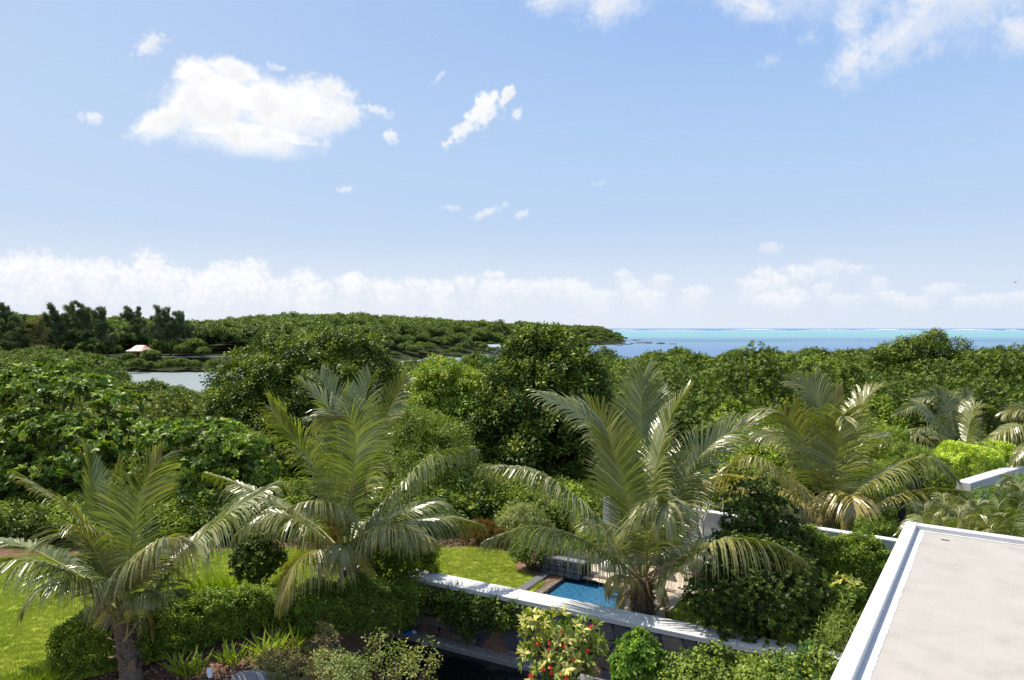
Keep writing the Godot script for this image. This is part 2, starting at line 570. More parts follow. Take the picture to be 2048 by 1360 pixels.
	im.resize(4096, 2048, Image.INTERPOLATE_BILINEAR)
	# the quarter ahead again, finely
	var c0 := 1536
	var c1 := 2560
	var r0 := 660
	var r1 := 1030
	px = PackedFloat32Array()
	px.resize((c1 - c0) * (r1 - r0) * 3)
	at = 0
	for j in range(r0, r1):
		var el := PI / 2.0 - PI * (j + 0.5) / 2048.0
		activate(el)
		for k in range(c0, c1):
			var az := TAU * ((k + 0.5) / 4096.0 - 0.5)
			var d := Vector3(sin(az) * cos(el), sin(el), -cos(az) * cos(el))
			var c := shade(d, az, el, sun, true)
			px[at] = c.x; px[at + 1] = c.y; px[at + 2] = c.z
			at += 3
	var fine := Image.create_from_data(c1 - c0, r1 - r0, false, Image.FORMAT_RGBF, px.to_byte_array())
	im.blit_rect(fine, Rect2i(0, 0, c1 - c0, r1 - r0), Vector2i(c0, r0))
	# straight ahead lies at the picture's edge
	var turned := Image.create_empty(4096, 2048, false, Image.FORMAT_RGBF)
	turned.blit_rect(im, Rect2i(2048, 0, 2048, 2048), Vector2i(0, 0))
	turned.blit_rect(im, Rect2i(0, 0, 2048, 2048), Vector2i(2048, 0))
	return turned

func shade(d: Vector3, az: float, el: float, sun: Vector3, ahead: bool) -> Vector3:
	var c := air(d, sun)
	# haze and thin high veil towards the horizon, strongest below the sun
	var veil := smoothstep(0.15, 0.015, absf(d.y)) * lerpf(0.30, 0.85, smoothstep(-0.55, 0.75, d.dot(Vector3(sun.x, 0, sun.z).normalized())))
	c = c.lerp(lin(233, 239, 249), veil)
	var k := Vector2(0, 1)
	if ahead:
		k = cloud(tan(az), tan(el) / cos(az))
	elif el > 0.0:
		# the same fair-weather cumulus all round
		var m := nz.get_noise_2d(az * 420.0 + 3000.0, el * 700.0)
		k.x = 0.85 * smoothstep(0.22, 0.42, m + 0.25 * smoothstep(0.2, 0.05, el)) * smoothstep(1.3, 0.9, el)
	var white := lin(253, 253, 254) * k.y * 1.04
	return c.lerp(white, k.x) * SKY_GAIN

# ---------------------------------------------------------------- materials
func noise_tex(size: int, freq: float, oct: int, ramp: Array, sd: int, normal := false, bump := 4.0) -> NoiseTexture2D:
	var n := FastNoiseLite.new()
	n.seed = sd
	n.noise_type = FastNoiseLite.TYPE_SIMPLEX_SMOOTH
	n.frequency = freq
	n.fractal_octaves = oct
	var t := NoiseTexture2D.new()
	t.width = size
	t.height = size
	t.seamless = true
	t.noise = n
	t.as_normal_map = normal
	t.bump_strength = bump
	if ramp:
		var g := Gradient.new()
		g.offsets = PackedFloat32Array(range(ramp.size()).map(func(k): return k / (ramp.size() - 1.0)))
		g.colors = PackedColorArray(ramp.map(func(c): return (c as Color).linear_to_srgb()))
		t.color_ramp = g
	return t

func mat(rough: float, spec := 0.5, col := Color.WHITE) -> StandardMaterial3D:
	var m := StandardMaterial3D.new()
	m.albedo_color = col.linear_to_srgb()
	m.roughness = rough
	m.metallic_specular = spec
	m.cull_mode = BaseMaterial3D.CULL_DISABLED
	return m

func triplanar(m: StandardMaterial3D, scale: float, world := true) -> StandardMaterial3D:
	m.uv1_triplanar = true
	m.uv1_world_triplanar = world
	m.uv1_scale = Vector3.ONE * scale
	return m

func make_materials() -> void:
	M.leaf = mat(0.42, 0.3)
	M.leaf.vertex_color_use_as_albedo = true
	M.leaf.backlight_enabled = true
	M.leaf.backlight = Color(0.72, 0.76, 0.34)
	M.palm = mat(0.33, 0.75)
	M.palm.vertex_color_use_as_albedo = true
	M.palm.backlight_enabled = true
	M.palm.backlight = Color(0.74, 0.82, 0.36)
	M.rib = mat(0.5, 0.4)
	M.rib.vertex_color_use_as_albedo = true
	M.far_leaf = mat(0.7, 0.3)
	M.far_leaf.vertex_color_use_as_albedo = true
	M.far_leaf.backlight_enabled = true
	M.far_leaf.backlight = Color(0.68, 0.72, 0.36)
	M.bark = triplanar(mat(0.9, 0.2), 1.3)
	M.bark.albedo_texture = noise_tex(256, 0.03, 4, [Color(0.07, 0.055, 0.04), Color(0.16, 0.125, 0.095), Color(0.24, 0.2, 0.16)], 3)
	M.bark.normal_enabled = true
	M.bark.normal_texture = noise_tex(256, 0.05, 4, [], 31, true, 6.0)
	# white render on the walls, a little rain-streaked
	M.white = triplanar(mat(0.75, 0.3), 0.35)
	M.white.albedo_texture = noise_tex(512, 0.012, 5, [Color(0.46, 0.46, 0.45), Color(0.55, 0.55, 0.545), Color(0.575, 0.575, 0.57), Color(0.565, 0.565, 0.56)], 5)
	M.white.normal_enabled = true
	M.white.normal_texture = noise_tex(512, 0.12, 3, [], 51, true, 1.2)
	M.cap = triplanar(mat(0.6, 0.3), 0.6)
	M.cap.uv1_scale = Vector3(0.9, 0.6, 0.25)
	M.cap.albedo_texture = noise_tex(512, 0.02, 5, [Color(0.50, 0.50, 0.48), Color(0.64, 0.64, 0.63), Color(0.67, 0.67, 0.66), Color(0.63, 0.63, 0.62)], 6)
	M.cap.normal_enabled = true
	M.cap.normal_texture = noise_tex(512, 0.08, 3, [], 61, true, 1.5)
	M.grout = mat(0.85, 0.2, Color(0.435, 0.41, 0.385))
	for k in 4:
		var f: float = [1.0, 0.985, 1.012, 0.992][k]
		var m := triplanar(mat(0.7, 0.3), 0.22)
		m.albedo_texture = noise_tex(512, 0.012, 6, [Color(0.345, 0.318, 0.285) * f, Color(0.38, 0.352, 0.318) * f, Color(0.395, 0.366, 0.332) * f, Color(0.41, 0.38, 0.346) * f], 70)
		M["tile%d" % k] = m
	for k in 6:
		var base: Color = [Color(0.075, 0.085, 0.105), Color(0.10, 0.105, 0.115), Color(0.15, 0.115, 0.09), Color(0.06, 0.065, 0.08), Color(0.19, 0.165, 0.14), Color(0.12, 0.12, 0.125)][k]
		var m := triplanar(mat(0.55, 0.5), 1.6)
		m.albedo_texture = noise_tex(256, 0.03, 5, [base * 0.55, base, base * 1.15, base * 1.9], 80 + k)
		m.heightmap_enabled = true
		m.heightmap_texture = noise_tex(256, 0.045, 5, [], 95)
		m.heightmap_scale = 2.0
		M["stone%d" % k] = m
	M.mortar = mat(0.95, 0.2, Color(0.035, 0.035, 0.037))
	M.concrete = triplanar(mat(0.8, 0.3), 0.9)
	M.concrete.albedo_texture = noise_tex(256, 0.03, 5, [Color(0.16, 0.155, 0.15), Color(0.25, 0.245, 0.24), Color(0.33, 0.33, 0.325)], 11)
	M.brown_stone = triplanar(mat(0.6, 0.4), 0.9)
	M.brown_stone.albedo_texture = noise_tex(256, 0.03, 5, [Color(0.10, 0.08, 0.06), Color(0.17, 0.135, 0.10), Color(0.24, 0.20, 0.16)], 12)
	M.paving = triplanar(mat(0.8, 0.3), 0.5)
	M.paving.albedo_texture = noise_tex(512, 0.02, 5, [Color(0.40, 0.33, 0.26), Color(0.52, 0.45, 0.37), Color(0.58, 0.52, 0.45)], 13)
	M.ground = triplanar(mat(0.95, 0.15), 0.6)
	M.ground.vertex_color_use_as_albedo = true
	M.ground.albedo_texture = noise_tex(512, 0.03, 6, [Color(0.45, 0.45, 0.45), Color(0.85, 0.85, 0.85), Color(1, 1, 1)], 14)
	M.ground.heightmap_enabled = true
	M.ground.heightmap_texture = noise_tex(512, 0.06, 5, [], 15)
	M.ground.heightmap_scale = 6.0
	M.bed = triplanar(mat(0.95, 0.15), 1.2)
	M.bed.albedo_texture = noise_tex(256, 0.05, 5, [Color(0.12, 0.07, 0.05), Color(0.22, 0.13, 0.09), Color(0.30, 0.19, 0.14)], 141)
	M.lawn = triplanar(mat(0.9, 0.2), 0.22)
	M.lawn.albedo_texture = noise_tex(512, 0.02, 6, [Color(0.22, 0.26, 0.035), Color(0.30, 0.35, 0.045), Color(0.36, 0.40, 0.06)], 16)
	M.blade = mat(0.6, 0.3)
	M.blade.vertex_color_use_as_albedo = true
	M.blade.backlight_enabled = true
	M.blade.backlight = Color(0.72, 0.8, 0.4)
	M.litter = mat(0.8, 0.3)
	M.litter.vertex_color_use_as_albedo = true
	M.sea = mat(0.42, 0.26)
	M.sea.vertex_color_use_as_albedo = true
	triplanar(M.sea, 0.16)
	M.sea.normal_enabled = true
	M.sea.normal_texture = noise_tex(512, 0.03, 5, [], 17, true, 5.0)
	M.sea.normal_scale = 0.6
	M.foam = mat(0.9, 0.2, Color(0.85, 0.87, 0.88))
	M.pool = triplanar(mat(0.06, 0.5), 0.9)
	M.pool.albedo_texture = noise_tex(256, 0.03, 4, [Color(0.015, 0.075, 0.15), Color(0.03, 0.13, 0.25), Color(0.05, 0.19, 0.34)], 18)
	M.pool.normal_enabled = true
	M.pool.normal_texture = noise_tex(256, 0.03, 4, [], 19, true, 2.0)
	M.pond = triplanar(mat(0.05, 0.5), 0.5)
	M.pond.albedo_color = Color(0.004, 0.006, 0.008).linear_to_srgb()
	M.pond.normal_enabled = true
	M.pond.normal_texture = noise_tex(256, 0.02, 3, [], 20, true, 0.7)
	M.granite = triplanar(mat(0.6, 0.4), 1.6)
	M.granite.albedo_texture = noise_tex(256, 0.06, 5, [Color(0.10, 0.10, 0.11), Color(0.2, 0.2, 0.215), Color(0.36, 0.36, 0.38)], 21)
	M.granite.heightmap_enabled = true
	M.granite.heightmap_texture = noise_tex(256, 0.05, 5, [], 22)
	M.granite.heightmap_scale = 1.5
	M.pale_stone = triplanar(mat(0.7, 0.4), 1.3)
	M.pale_stone.albedo_texture = noise_tex(256, 0.04, 5, [Color(0.4, 0.4, 0.41), Color(0.58, 0.58, 0.59), Color(0.7, 0.7, 0.7)], 23)
	M.cushion = mat(0.85, 0.2, Color(0.78, 0.78, 0.77))
	M.dark = mat(0.5, 0.4, Color(0.02, 0.022, 0.026))
	M.petal = mat(0.5, 0.4)
	M.petal.vertex_color_use_as_albedo = true
	M.roof_red = mat(0.55, 0.4, Color(0.50, 0.27, 0.23))
	M.roof_pale = mat(0.6, 0.4, Color(0.66, 0.58, 0.54))
	M.orange = mat(0.8, 0.3, Color(0.42, 0.15, 0.06))
	M.grey_roof = mat(0.5, 0.4, Color(0.4, 0.43, 0.47))
	M.blue = mat(0.4, 0.5, Color(0.02, 0.16, 0.55))
	M.pipe = mat(0.5, 0.5, Color(0.03, 0.035, 0.04))
	M.drift = mat(0.8, 0.3, Color(0.33, 0.28, 0.24))

# ---------------------------------------------------------------- land and water
const SEA := -4.5
var headland := PackedVector2Array()
var wall_at := Vector3(-2.75, 0.6, -19.87)
var wall_turn := deg_to_rad(-28.1)

func table(x: float, pts: Array) -> float:
	if x <= pts[0][0]: return pts[0][1]
	for k in pts.size() - 1:
		if x < pts[k + 1][0]:
			return lerpf(pts[k][1], pts[k + 1][1], (x - pts[k][0]) / (pts[k + 1][0] - pts[k][0]))
	return pts[-1][1]

func shore(x: float, d: float) -> float:
	return table(x / maxf(d, 1.0), [[-0.8, 175], [-0.6, 168], [-0.555, 95], [-0.42, 95], [-0.3, 108], [-0.1, 126], [0.12, 132], [0.2, 150], [0.6, 165]])

func in_from_edge(p: Vector2) -> float:
	if not Geometry2D.is_point_in_polygon(p, headland): return -1.0
	var best := 1e9
	for k in headland.size():
		best = minf(best, p.distance_to(Geometry2D.get_closest_point_to_segment(p, headland[k], headland[(k + 1) % headland.size()])))
	return best

func to_wall(x: float, z: float) -> Vector2:
	var p := Vector3(x - wall_at.x, 0, z - wall_at.z).rotated(Vector3.UP, -wall_turn)
	return Vector2(p.x, p.z)

const POOL_AT := Vector2(1.79, -21.2)
func to_pool(x: float, z: float) -> Vector2:
	return (Vector2(x, z) - POOL_AT).rotated(deg_to_rad(-30))

func height(x: float, z: float) -> float:
	var d := -z
	var w := to_wall(x, z)
	if w.x > -0.3 and w.x < 13.0 and w.y > 0.55 and w.y < 5.6: return -1.6
	var q := to_pool(x, z)
	if q.x > -0.05 and q.x < 3.4 and q.y > -0.05 and q.y < 3.2: return -1.2
	var rim := 25.5 + 17.0 * smoothstep(4.0, 12.0, x)
	var h := lerpf(0.0, -4.15, smoothstep(rim, rim + 20.0, d)) - 0.05
	if d > 40.0:
		h = lerpf(h, SEA - 3.0, smoothstep(0.0, 14.0, d - shore(x, d)))
		var e := in_from_edge(Vector2(x, z))
		if e >= 0.0:
			var u := 1024.0 + 1390.0 * x / d
			var ridge := table(u, [[-200, 9.5], [60, 9.0], [200, 6.5], [300, 4.8], [430, 3.2], [520, 7.4], [600, 9.4], [700, 9.0], [800, 6.6], [900, 4.8], [1000, 2.8], [1150, 0.6], [1270, -0.6]])
			h = maxf(h, SEA + 3.7 * smoothstep(0.0, 26.0, e) + 0.76 * ridge * smoothstep(225.0, 430.0, d) * smoothstep(0.0, 70.0, e))
		if d > 1200.0 or absf(x) > 1100.0: h = -30.0
	return h

func steps(marks: Array) -> PackedFloat32Array:   # [from, to, step] ...
	var out := PackedFloat32Array()
	for m in marks:
		var x: float = m[0]
		while x < float(m[1]) - 1e-4:
			out.push_back(x)
			x += float(m[2])
	return out

func sheet(xs: PackedFloat32Array, ds: PackedFloat32Array, high: Callable, tint: Callable) -> ArrayMesh:
	var b := Buf.new()
	var nx := xs.size()
	for d in ds:
		for x in xs:
			b.v.push_back(Vector3(x, high.call(x, -d), -d))
			b.c.push_back(tint.call(x, -d))
	for j in ds.size():
		for k in nx:
			var l := b.v[j * nx + maxi(k - 1, 0)]
			var r := b.v[j * nx + mini(k + 1, nx - 1)]
			var f := b.v[maxi(j - 1, 0) * nx + k]
			var a := b.v[mini(j + 1, ds.size() - 1) * nx + k]
			b.n.push_back((r - l).cross(a - f).normalized())
	for j in ds.size() - 1:
		for k in nx - 1:
			var q := j * nx + k
			b.i.append_array(PackedInt32Array([q, q + nx, q + 1, q + 1, q + nx, q + nx + 1]))
	return b.mesh()

func ground_tint(x: float, z: float) -> Color:
	var n := nz.get_noise_2d(x * 6.0, z * 6.0)
	if x > 4.6 and z > -21.0: return Color(0.075, 0.09, 0.03)
	if z > -23.6 - 0.4 * sin(x): return Color(0.36, 0.20, 0.145).lerp(Color(0.25, 0.15, 0.11), clampf(n + 0.5, 0, 1))
	if z > -60.0 and x > 4.0: return Color(0.10, 0.09, 0.05)
	return Color(0.045, 0.055, 0.025).lerp(Color(0.06, 0.075, 0.03), clampf(n + 0.5, 0, 1))

func sea_tint(x: float, z: float) -> Color:
	var d := -z
	var c := Color(0.115, 0.195, 0.32)            # over weed and rubble close in
	var s := nf.get_noise_2d(x * 0.05 + 50.0, d * 0.7)
	var s2 := nz.get_noise_2d(x * 0.22, d * 1.1)
	c = c.lerp(Color(0.14, 0.225, 0.34), smoothstep(330.0, 560.0, d))
	c = c.lerp(Color(0.15, 0.25, 0.31), smoothstep(430.0, 600.0, d) * smoothstep(-0.15, 0.25, s2 + s * 0.4))
	c = c.lerp(Color(0.09, 0.18, 0.27), smoothstep(560.0, 640.0, d) * smoothstep(860.0, 720.0, d) * smoothstep(-0.1, 0.2, s2))
	c = c.lerp(Color(0.185, 0.34, 0.36), smoothstep(760.0, 1150.0, d))
	c = c.lerp(Color(0.13, 0.30, 0.36), smoothstep(900.0, 1300.0, d) * smoothstep(0.02, 0.3, s2))
	c = c.lerp(Color(0.22, 0.38, 0.38), smoothstep(1500.0, 2600.0, d) * smoothstep(0.2, -0.2, s))
	c = c.lerp(Color(0.09, 0.21, 0.42), smoothstep(4050.0, 4150.0, d))
	if x < 60.0 and d < 330.0: # shallow creek behind the headland, painted paler for the sky glare on it
		c = c.lerp(Color(0.24, 0.28, 0.28), smoothstep(20.0, -40.0, x))
	return c

func flat(called: String, pts: Array, y: float, m: Material, cell := 0.0) -> MeshInstance3D:
	var poly := PackedVector2Array(pts)
	var idx := Geometry2D.triangulate_polygon(poly)
	var b := Buf.new()
	for k in range(0, idx.size(), 3):
		var t := [poly[idx[k]], poly[idx[k + 1]], poly[idx[k + 2]]]
		if (t[1] - t[0]).cross(t[2] - t[0]) < 0.0: t.reverse()
		b.tri(Vector3(t[0].x, y, t[0].y), Vector3(t[1].x, y, t[1].y), Vector3(t[2].x, y, t[2].y))
	return tag(part(called, b.mesh(), m), "", "", "", "structure")

func scatter(called: String, label: String, category: String, mesh: Mesh, m: Material, where: Array, colours: Array = []) -> void:
	var mm := MultiMesh.new()
	mm.transform_format = MultiMesh.TRANSFORM_3D
	mm.use_colors = colours.size() > 0
	mm.mesh = mesh
	mm.instance_count = where.size()
	for k in where.size():
		mm.set_instance_transform(k, where[k])
		if colours: mm.set_instance_color(k, colours[k])
	var o := MultiMeshInstance3D.new()
	o.name = numbered(called)
	o.multimesh = mm
	o.material_override = m
	add_child(o)
	tag(o, label, category, "", "stuff")

func in_any(p: Vector2, polys: Array) -> bool:
	for q in polys:
		if Geometry2D.is_point_in_polygon(p, q): return true
	return false

func upright(at: Vector3, scale := 1.0, tilt := 0.15) -> Transform3D:
	var up := (Vector3.UP + rdir() * tilt).normalized()
	var side := up.cross(rdir()).normalized()
	return Transform3D(Basis(side, up, side.cross(up)) * scale, at)

# a slab with its upper edges eased
func slab(b: Buf, t: Transform3D, s: Vector3, ease := 0.006) -> void:
	var h := s / 2.0
	var e := minf(ease, minf(h.x, minf(h.y, h.z)) * 0.9)
	var rings := [[-h.y, 0.0], [h.y - e, 0.0], [h.y, e]]
	var rows := []
	for r in rings:
		var x: float = h.x - r[1]
		var z: float = h.z - r[1]
		rows.append([t * Vector3(-x, r[0], -z), t * Vector3(x, r[0], -z), t * Vector3(x, r[0], z), t * Vector3(-x, r[0], z)])
	for k in 2:
		for j in 4:
			var j2 := (j + 1) % 4
			b.quad(rows[k][j2], rows[k][j], rows[k + 1][j], rows[k + 1][j2])
	b.quad(rows[2][0], rows[2][1], rows[2][2], rows[2][3])
	b.quad(rows[0][3], rows[0][2], rows[0][1], rows[0][0])

func slab_mesh(s: Vector3, ease := 0.006, at := Vector3.ZERO) -> ArrayMesh:
	var b := Buf.new()
	slab(b, Transform3D(Basis(), at), s, ease)
	return b.mesh()

# an irregular boulder
func boulder(r: Vector3, sd: int) -> ArrayMesh:
	var b := Buf.new()
	var n := FastNoiseLite.new()
	n.seed = sd
	n.frequency = 0.9
	var rows := 12
	var cols := 18
	for j in rows + 1:
		for k in cols:
			var th := PI * j / rows
			var ph := TAU * k / cols
			var d := Vector3(sin(th) * cos(ph), cos(th), sin(th) * sin(ph))
			b.v.push_back(d * r * (1.0 + 0.35 * n.get_noise_3dv(d * 1.3) + 0.1 * n.get_noise_3dv(d * 4.0)))
			b.n.push_back((d / r).normalized())
			b.c.push_back(Color.WHITE)
	for j in rows:
		for k in cols:
			var a := j * cols + k
			var c := j * cols + (k + 1) % cols
			b.i.append_array(PackedInt32Array([a, a + cols, c, c, a + cols, c + cols]))
	return b.mesh()

# one face stone: an irregular outline, eased and a little domed; corners in the wall's own plane
func face_stone(c: Array, z0: float, proud: float) -> ArrayMesh:
	var mid := Vector2.ZERO
	for p in c: mid += p / c.size()
	var outline := []
	for k in c.size():
		var a: Vector2 = c[k]
		var p: Vector2 = c[(k - 1 + c.size()) % c.size()]
		var n: Vector2 = c[(k + 1) % c.size()]
		outline.append(a.lerp(p, rf(0.1, 0.2)).lerp(mid, 0.05))
		outline.append(a.lerp(n, rf(0.1, 0.2)).lerp(mid, 0.05))
	var b := Buf.new()
	var m := outline.size()
	var rings := []
	for r in [[1.0, 0.0], [0.98, proud * 0.7], [0.88, proud], [0.4, proud * rf(1.0, 1.25)]]:
		var ring := []
		for p: Vector2 in outline:
			var q := mid + (p - mid) * float(r[0])
			ring.append(Vector3(q.x, q.y, z0 + float(r[1]) + (rf(-0.006, 0.006) if r[0] < 0.95 else 0.0)))
		rings.append(ring)
	for k in 3:
		for j in m:
			var j2 := (j + 1) % m
			b.quad(rings[k][j], rings[k + 1][j], rings[k + 1][j2], rings[k][j2])
	for j in range(1, m - 1):
		b.tri(rings[3][0], rings[3][j + 1], rings[3][j])
	return b.mesh()

# ---------------------------------------------------------------- the scene
func _ready() -> void:
	rng.seed = 20240611
	# camera
	var cam := Camera3D.new()
	cam.name = "camera"
	add_child(cam)
	cam.position = Vector3(0, 7.5, 0)
	cam.rotation.x = -atan(23.0 / 1390.0)
	cam.fov = rad_to_deg(2.0 * atan(680.0 / 1390.0))
	cam.near = 0.1
	cam.far = 90000.0
	# sun: high on the left, a little beyond the garden
	var az := deg_to_rad(31.0)
	var el := deg_to_rad(56.0)
	var to_sun := Vector3(-cos(az) * cos(el), sin(el), -sin(az) * cos(el))
	var sun := DirectionalLight3D.new()
	sun.name = "sun"
	add_child(sun)
	sun.look_at_from_position(Vector3.ZERO, -to_sun, Vector3.UP)
	sun.light_energy = 1.6
	sun.light_color = Color(1.0, 0.965, 0.9)
	sun.light_angular_distance = 0.5
	sun.shadow_enabled = true
	# sky
	var env := Environment.new()
	env.background_mode = Environment.BG_SKY
	var pano := PanoramaSkyMaterial.new()
	pano.panorama = ImageTexture.create_from_image(sky_image(to_sun))
	env.sky = Sky.new()
	env.sky.sky_material = pano
	env.tonemap_mode = Environment.TONE_MAPPER_LINEAR
	env.tonemap_exposure = 1.0 / SKY_GAIN
	env.sdfgi_enabled = true
	env.ssao_enabled = true
	env.ssil_enabled = true
	var we := WorldEnvironment.new()
	we.name = "world_environment"
	we.environment = env
	add_child(we)
	make_materials()
	make_sprays()
	build_land()
	build_villa()
	build_garden_wall()
	build_pool()
	build_neighbours()
	build_palms()
	build_hedges()
	build_near_trees()
	build_far_side()
	build_mangroves()
	build_small_things()

func make_sprays() -> void:
	var g1 := Color(0.045, 0.085, 0.018)
	var g2 := Color(0.065, 0.115, 0.024)
	var g3 := Color(0.095, 0.155, 0.03)
	var g4 := Color(0.14, 0.20, 0.04)
	T.almond = make_twigs("rosette", 11, 0.25, 0.135, 0.16, [Color(0.042, 0.078, 0.026), Color(0.06, 0.105, 0.032), Color(0.085, 0.14, 0.04), Color(0.13, 0.195, 0.045)], Color(0.32, 0.15, 0.03), 0.008)
	T.broad = make_twigs("spray", 13, 0.2, 0.09, 0.38, [g1, g2, g3, Color(0.13, 0.19, 0.035)])
	T.broad_lime = make_twigs("spray", 15, 0.17, 0.075, 0.36, [g3, g4, Color(0.19, 0.24, 0.04), g3])
	T.mangrove = make_twigs("rosette", 11, 0.17, 0.085, 0.30, [Color(0.034, 0.060, 0.019), Color(0.044, 0.076, 0.022), Color(0.06, 0.098, 0.027), Color(0.092, 0.135, 0.033)], Color(0.3, 0.26, 0.05), 0.008)
	T.olive = make_twigs("rosette", 11, 0.17, 0.085, 0.30, [Color(0.06, 0.09, 0.028), Color(0.078, 0.11, 0.033), Color(0.052, 0.08, 0.026), Color(0.12, 0.15, 0.04)], Color(0.3, 0.26, 0.05), 0.01)
	T.feather = make_twigs("spray", 18, 0.2, 0.032, 0.4, [Color(0.10, 0.145, 0.04), Color(0.13, 0.18, 0.055), Color(0.08, 0.125, 0.035)])
	T.far = make_twigs("spray", 9, 0.6, 0.4, 0.9, [Color(0.038, 0.066, 0.028), Color(0.048, 0.082, 0.032), Color(0.062, 0.10, 0.036), Color(0.09, 0.13, 0.04)])
	T.far_near = make_twigs("spray", 10, 0.34, 0.22, 0.55, [Color(0.036, 0.062, 0.02), Color(0.045, 0.078, 0.024), Color(0.06, 0.095, 0.028), Color(0.09, 0.13, 0.033)])
	T.needle = make_twigs("tuft", 12, 0.95, 0.075, 0.6, [Color(0.045, 0.075, 0.055), Color(0.055, 0.09, 0.06), Color(0.07, 0.10, 0.065)])  # lightened blue-green: distance haze put into the needle colour
	T.dry_needle = make_twigs("tuft", 12, 0.6, 0.10, 0.7, [Color(0.16, 0.15, 0.075), Color(0.13, 0.14, 0.06)])
	T.hedge = make_twigs("spray", 12, 0.062, 0.034, 0.12, [g1, g2, Color(0.05, 0.09, 0.025), g3])
	T.hedge_lit = make_twigs("spray", 12, 0.06, 0.034, 0.12, [g1, g2, g3, Color(0.13, 0.18, 0.035)])
	T.dark = make_twigs("rosette", 11, 0.088, 0.044, 0.12, [Color(0.018, 0.034, 0.011), Color(0.025, 0.046, 0.014), Color(0.036, 0.062, 0.018), Color(0.055, 0.09, 0.024)], Color(0.25, 0.28, 0.05), 0.01)
	T.vine = make_twigs("spray", 11, 0.075, 0.055, 0.18, [Color(0.032, 0.06, 0.018), Color(0.045, 0.08, 0.022), Color(0.065, 0.105, 0.027), Color(0.10, 0.15, 0.036)])
	T.vine_dark = make_twigs("spray", 11, 0.08, 0.05, 0.2, [Color(0.03, 0.065, 0.018), Color(0.05, 0.09, 0.022), Color(0.075, 0.12, 0.03), Color(0.12, 0.17, 0.04)])
	T.deep = make_twigs("spray", 13, 0.22, 0.1, 0.4, [Color(0.022, 0.042, 0.011), Color(0.029, 0.053, 0.013), Color(0.042, 0.07, 0.017), Color(0.105, 0.145, 0.028)])
	T.bright = make_twigs("rosette", 12, 0.10, 0.04, 0.14, [Color(0.055, 0.12, 0.022), Color(0.08, 0.16, 0.028), Color(0.045, 0.095, 0.02), Color(0.11, 0.19, 0.03)])
	T.variegated = make_twigs("rosette", 8, 0.155, 0.062, 0.14, [Color(0.19, 0.22, 0.08), Color(0.12, 0.17, 0.05), Color(0.08, 0.13, 0.035), Color(0.28, 0.30, 0.14)])
	T.lime = make_twigs("spray", 12, 0.075, 0.04, 0.14, [Color(0.23, 0.32, 0.06), Color(0.18, 0.27, 0.05), Color(0.28, 0.36, 0.08)])
	T.grey = make_twigs("spray", 14, 0.07, 0.028, 0.16, [Color(0.14, 0.17, 0.09), Color(0.18, 0.20, 0.11), Color(0.10, 0.135, 0.06)])
	T.russet = make_twigs("tuft", 14, 0.22, 0.02, 0.12, [Color(0.11, 0.065, 0.04), Color(0.14, 0.085, 0.05), Color(0.085, 0.065, 0.035)])
	T.sparse = make_twigs("spray", 8, 0.075, 0.036, 0.2, [Color(0.10, 0.13, 0.06), Color(0.14, 0.17, 0.08), Color(0.08, 0.11, 0.045)], Color(0.42, 0.36, 0.05), 0.05)
	T.bronze = make_twigs("spray", 12, 0.06, 0.03, 0.12, [Color(0.12, 0.095, 0.075), Color(0.16, 0.14, 0.11), Color(0.10, 0.11, 0.06)])
	T.lily = make_twigs("strap", 9, 0.5, 0.045, 0.05, [Color(0.12, 0.19, 0.03), Color(0.17, 0.24, 0.04), Color(0.10, 0.15, 0.03)])
	T.tall_grass = make_twigs("strap", 26, 0.75, 0.012, 0.02, [Color(0.20, 0.30, 0.04), Color(0.25, 0.34, 0.055), Color(0.16, 0.26, 0.035)])

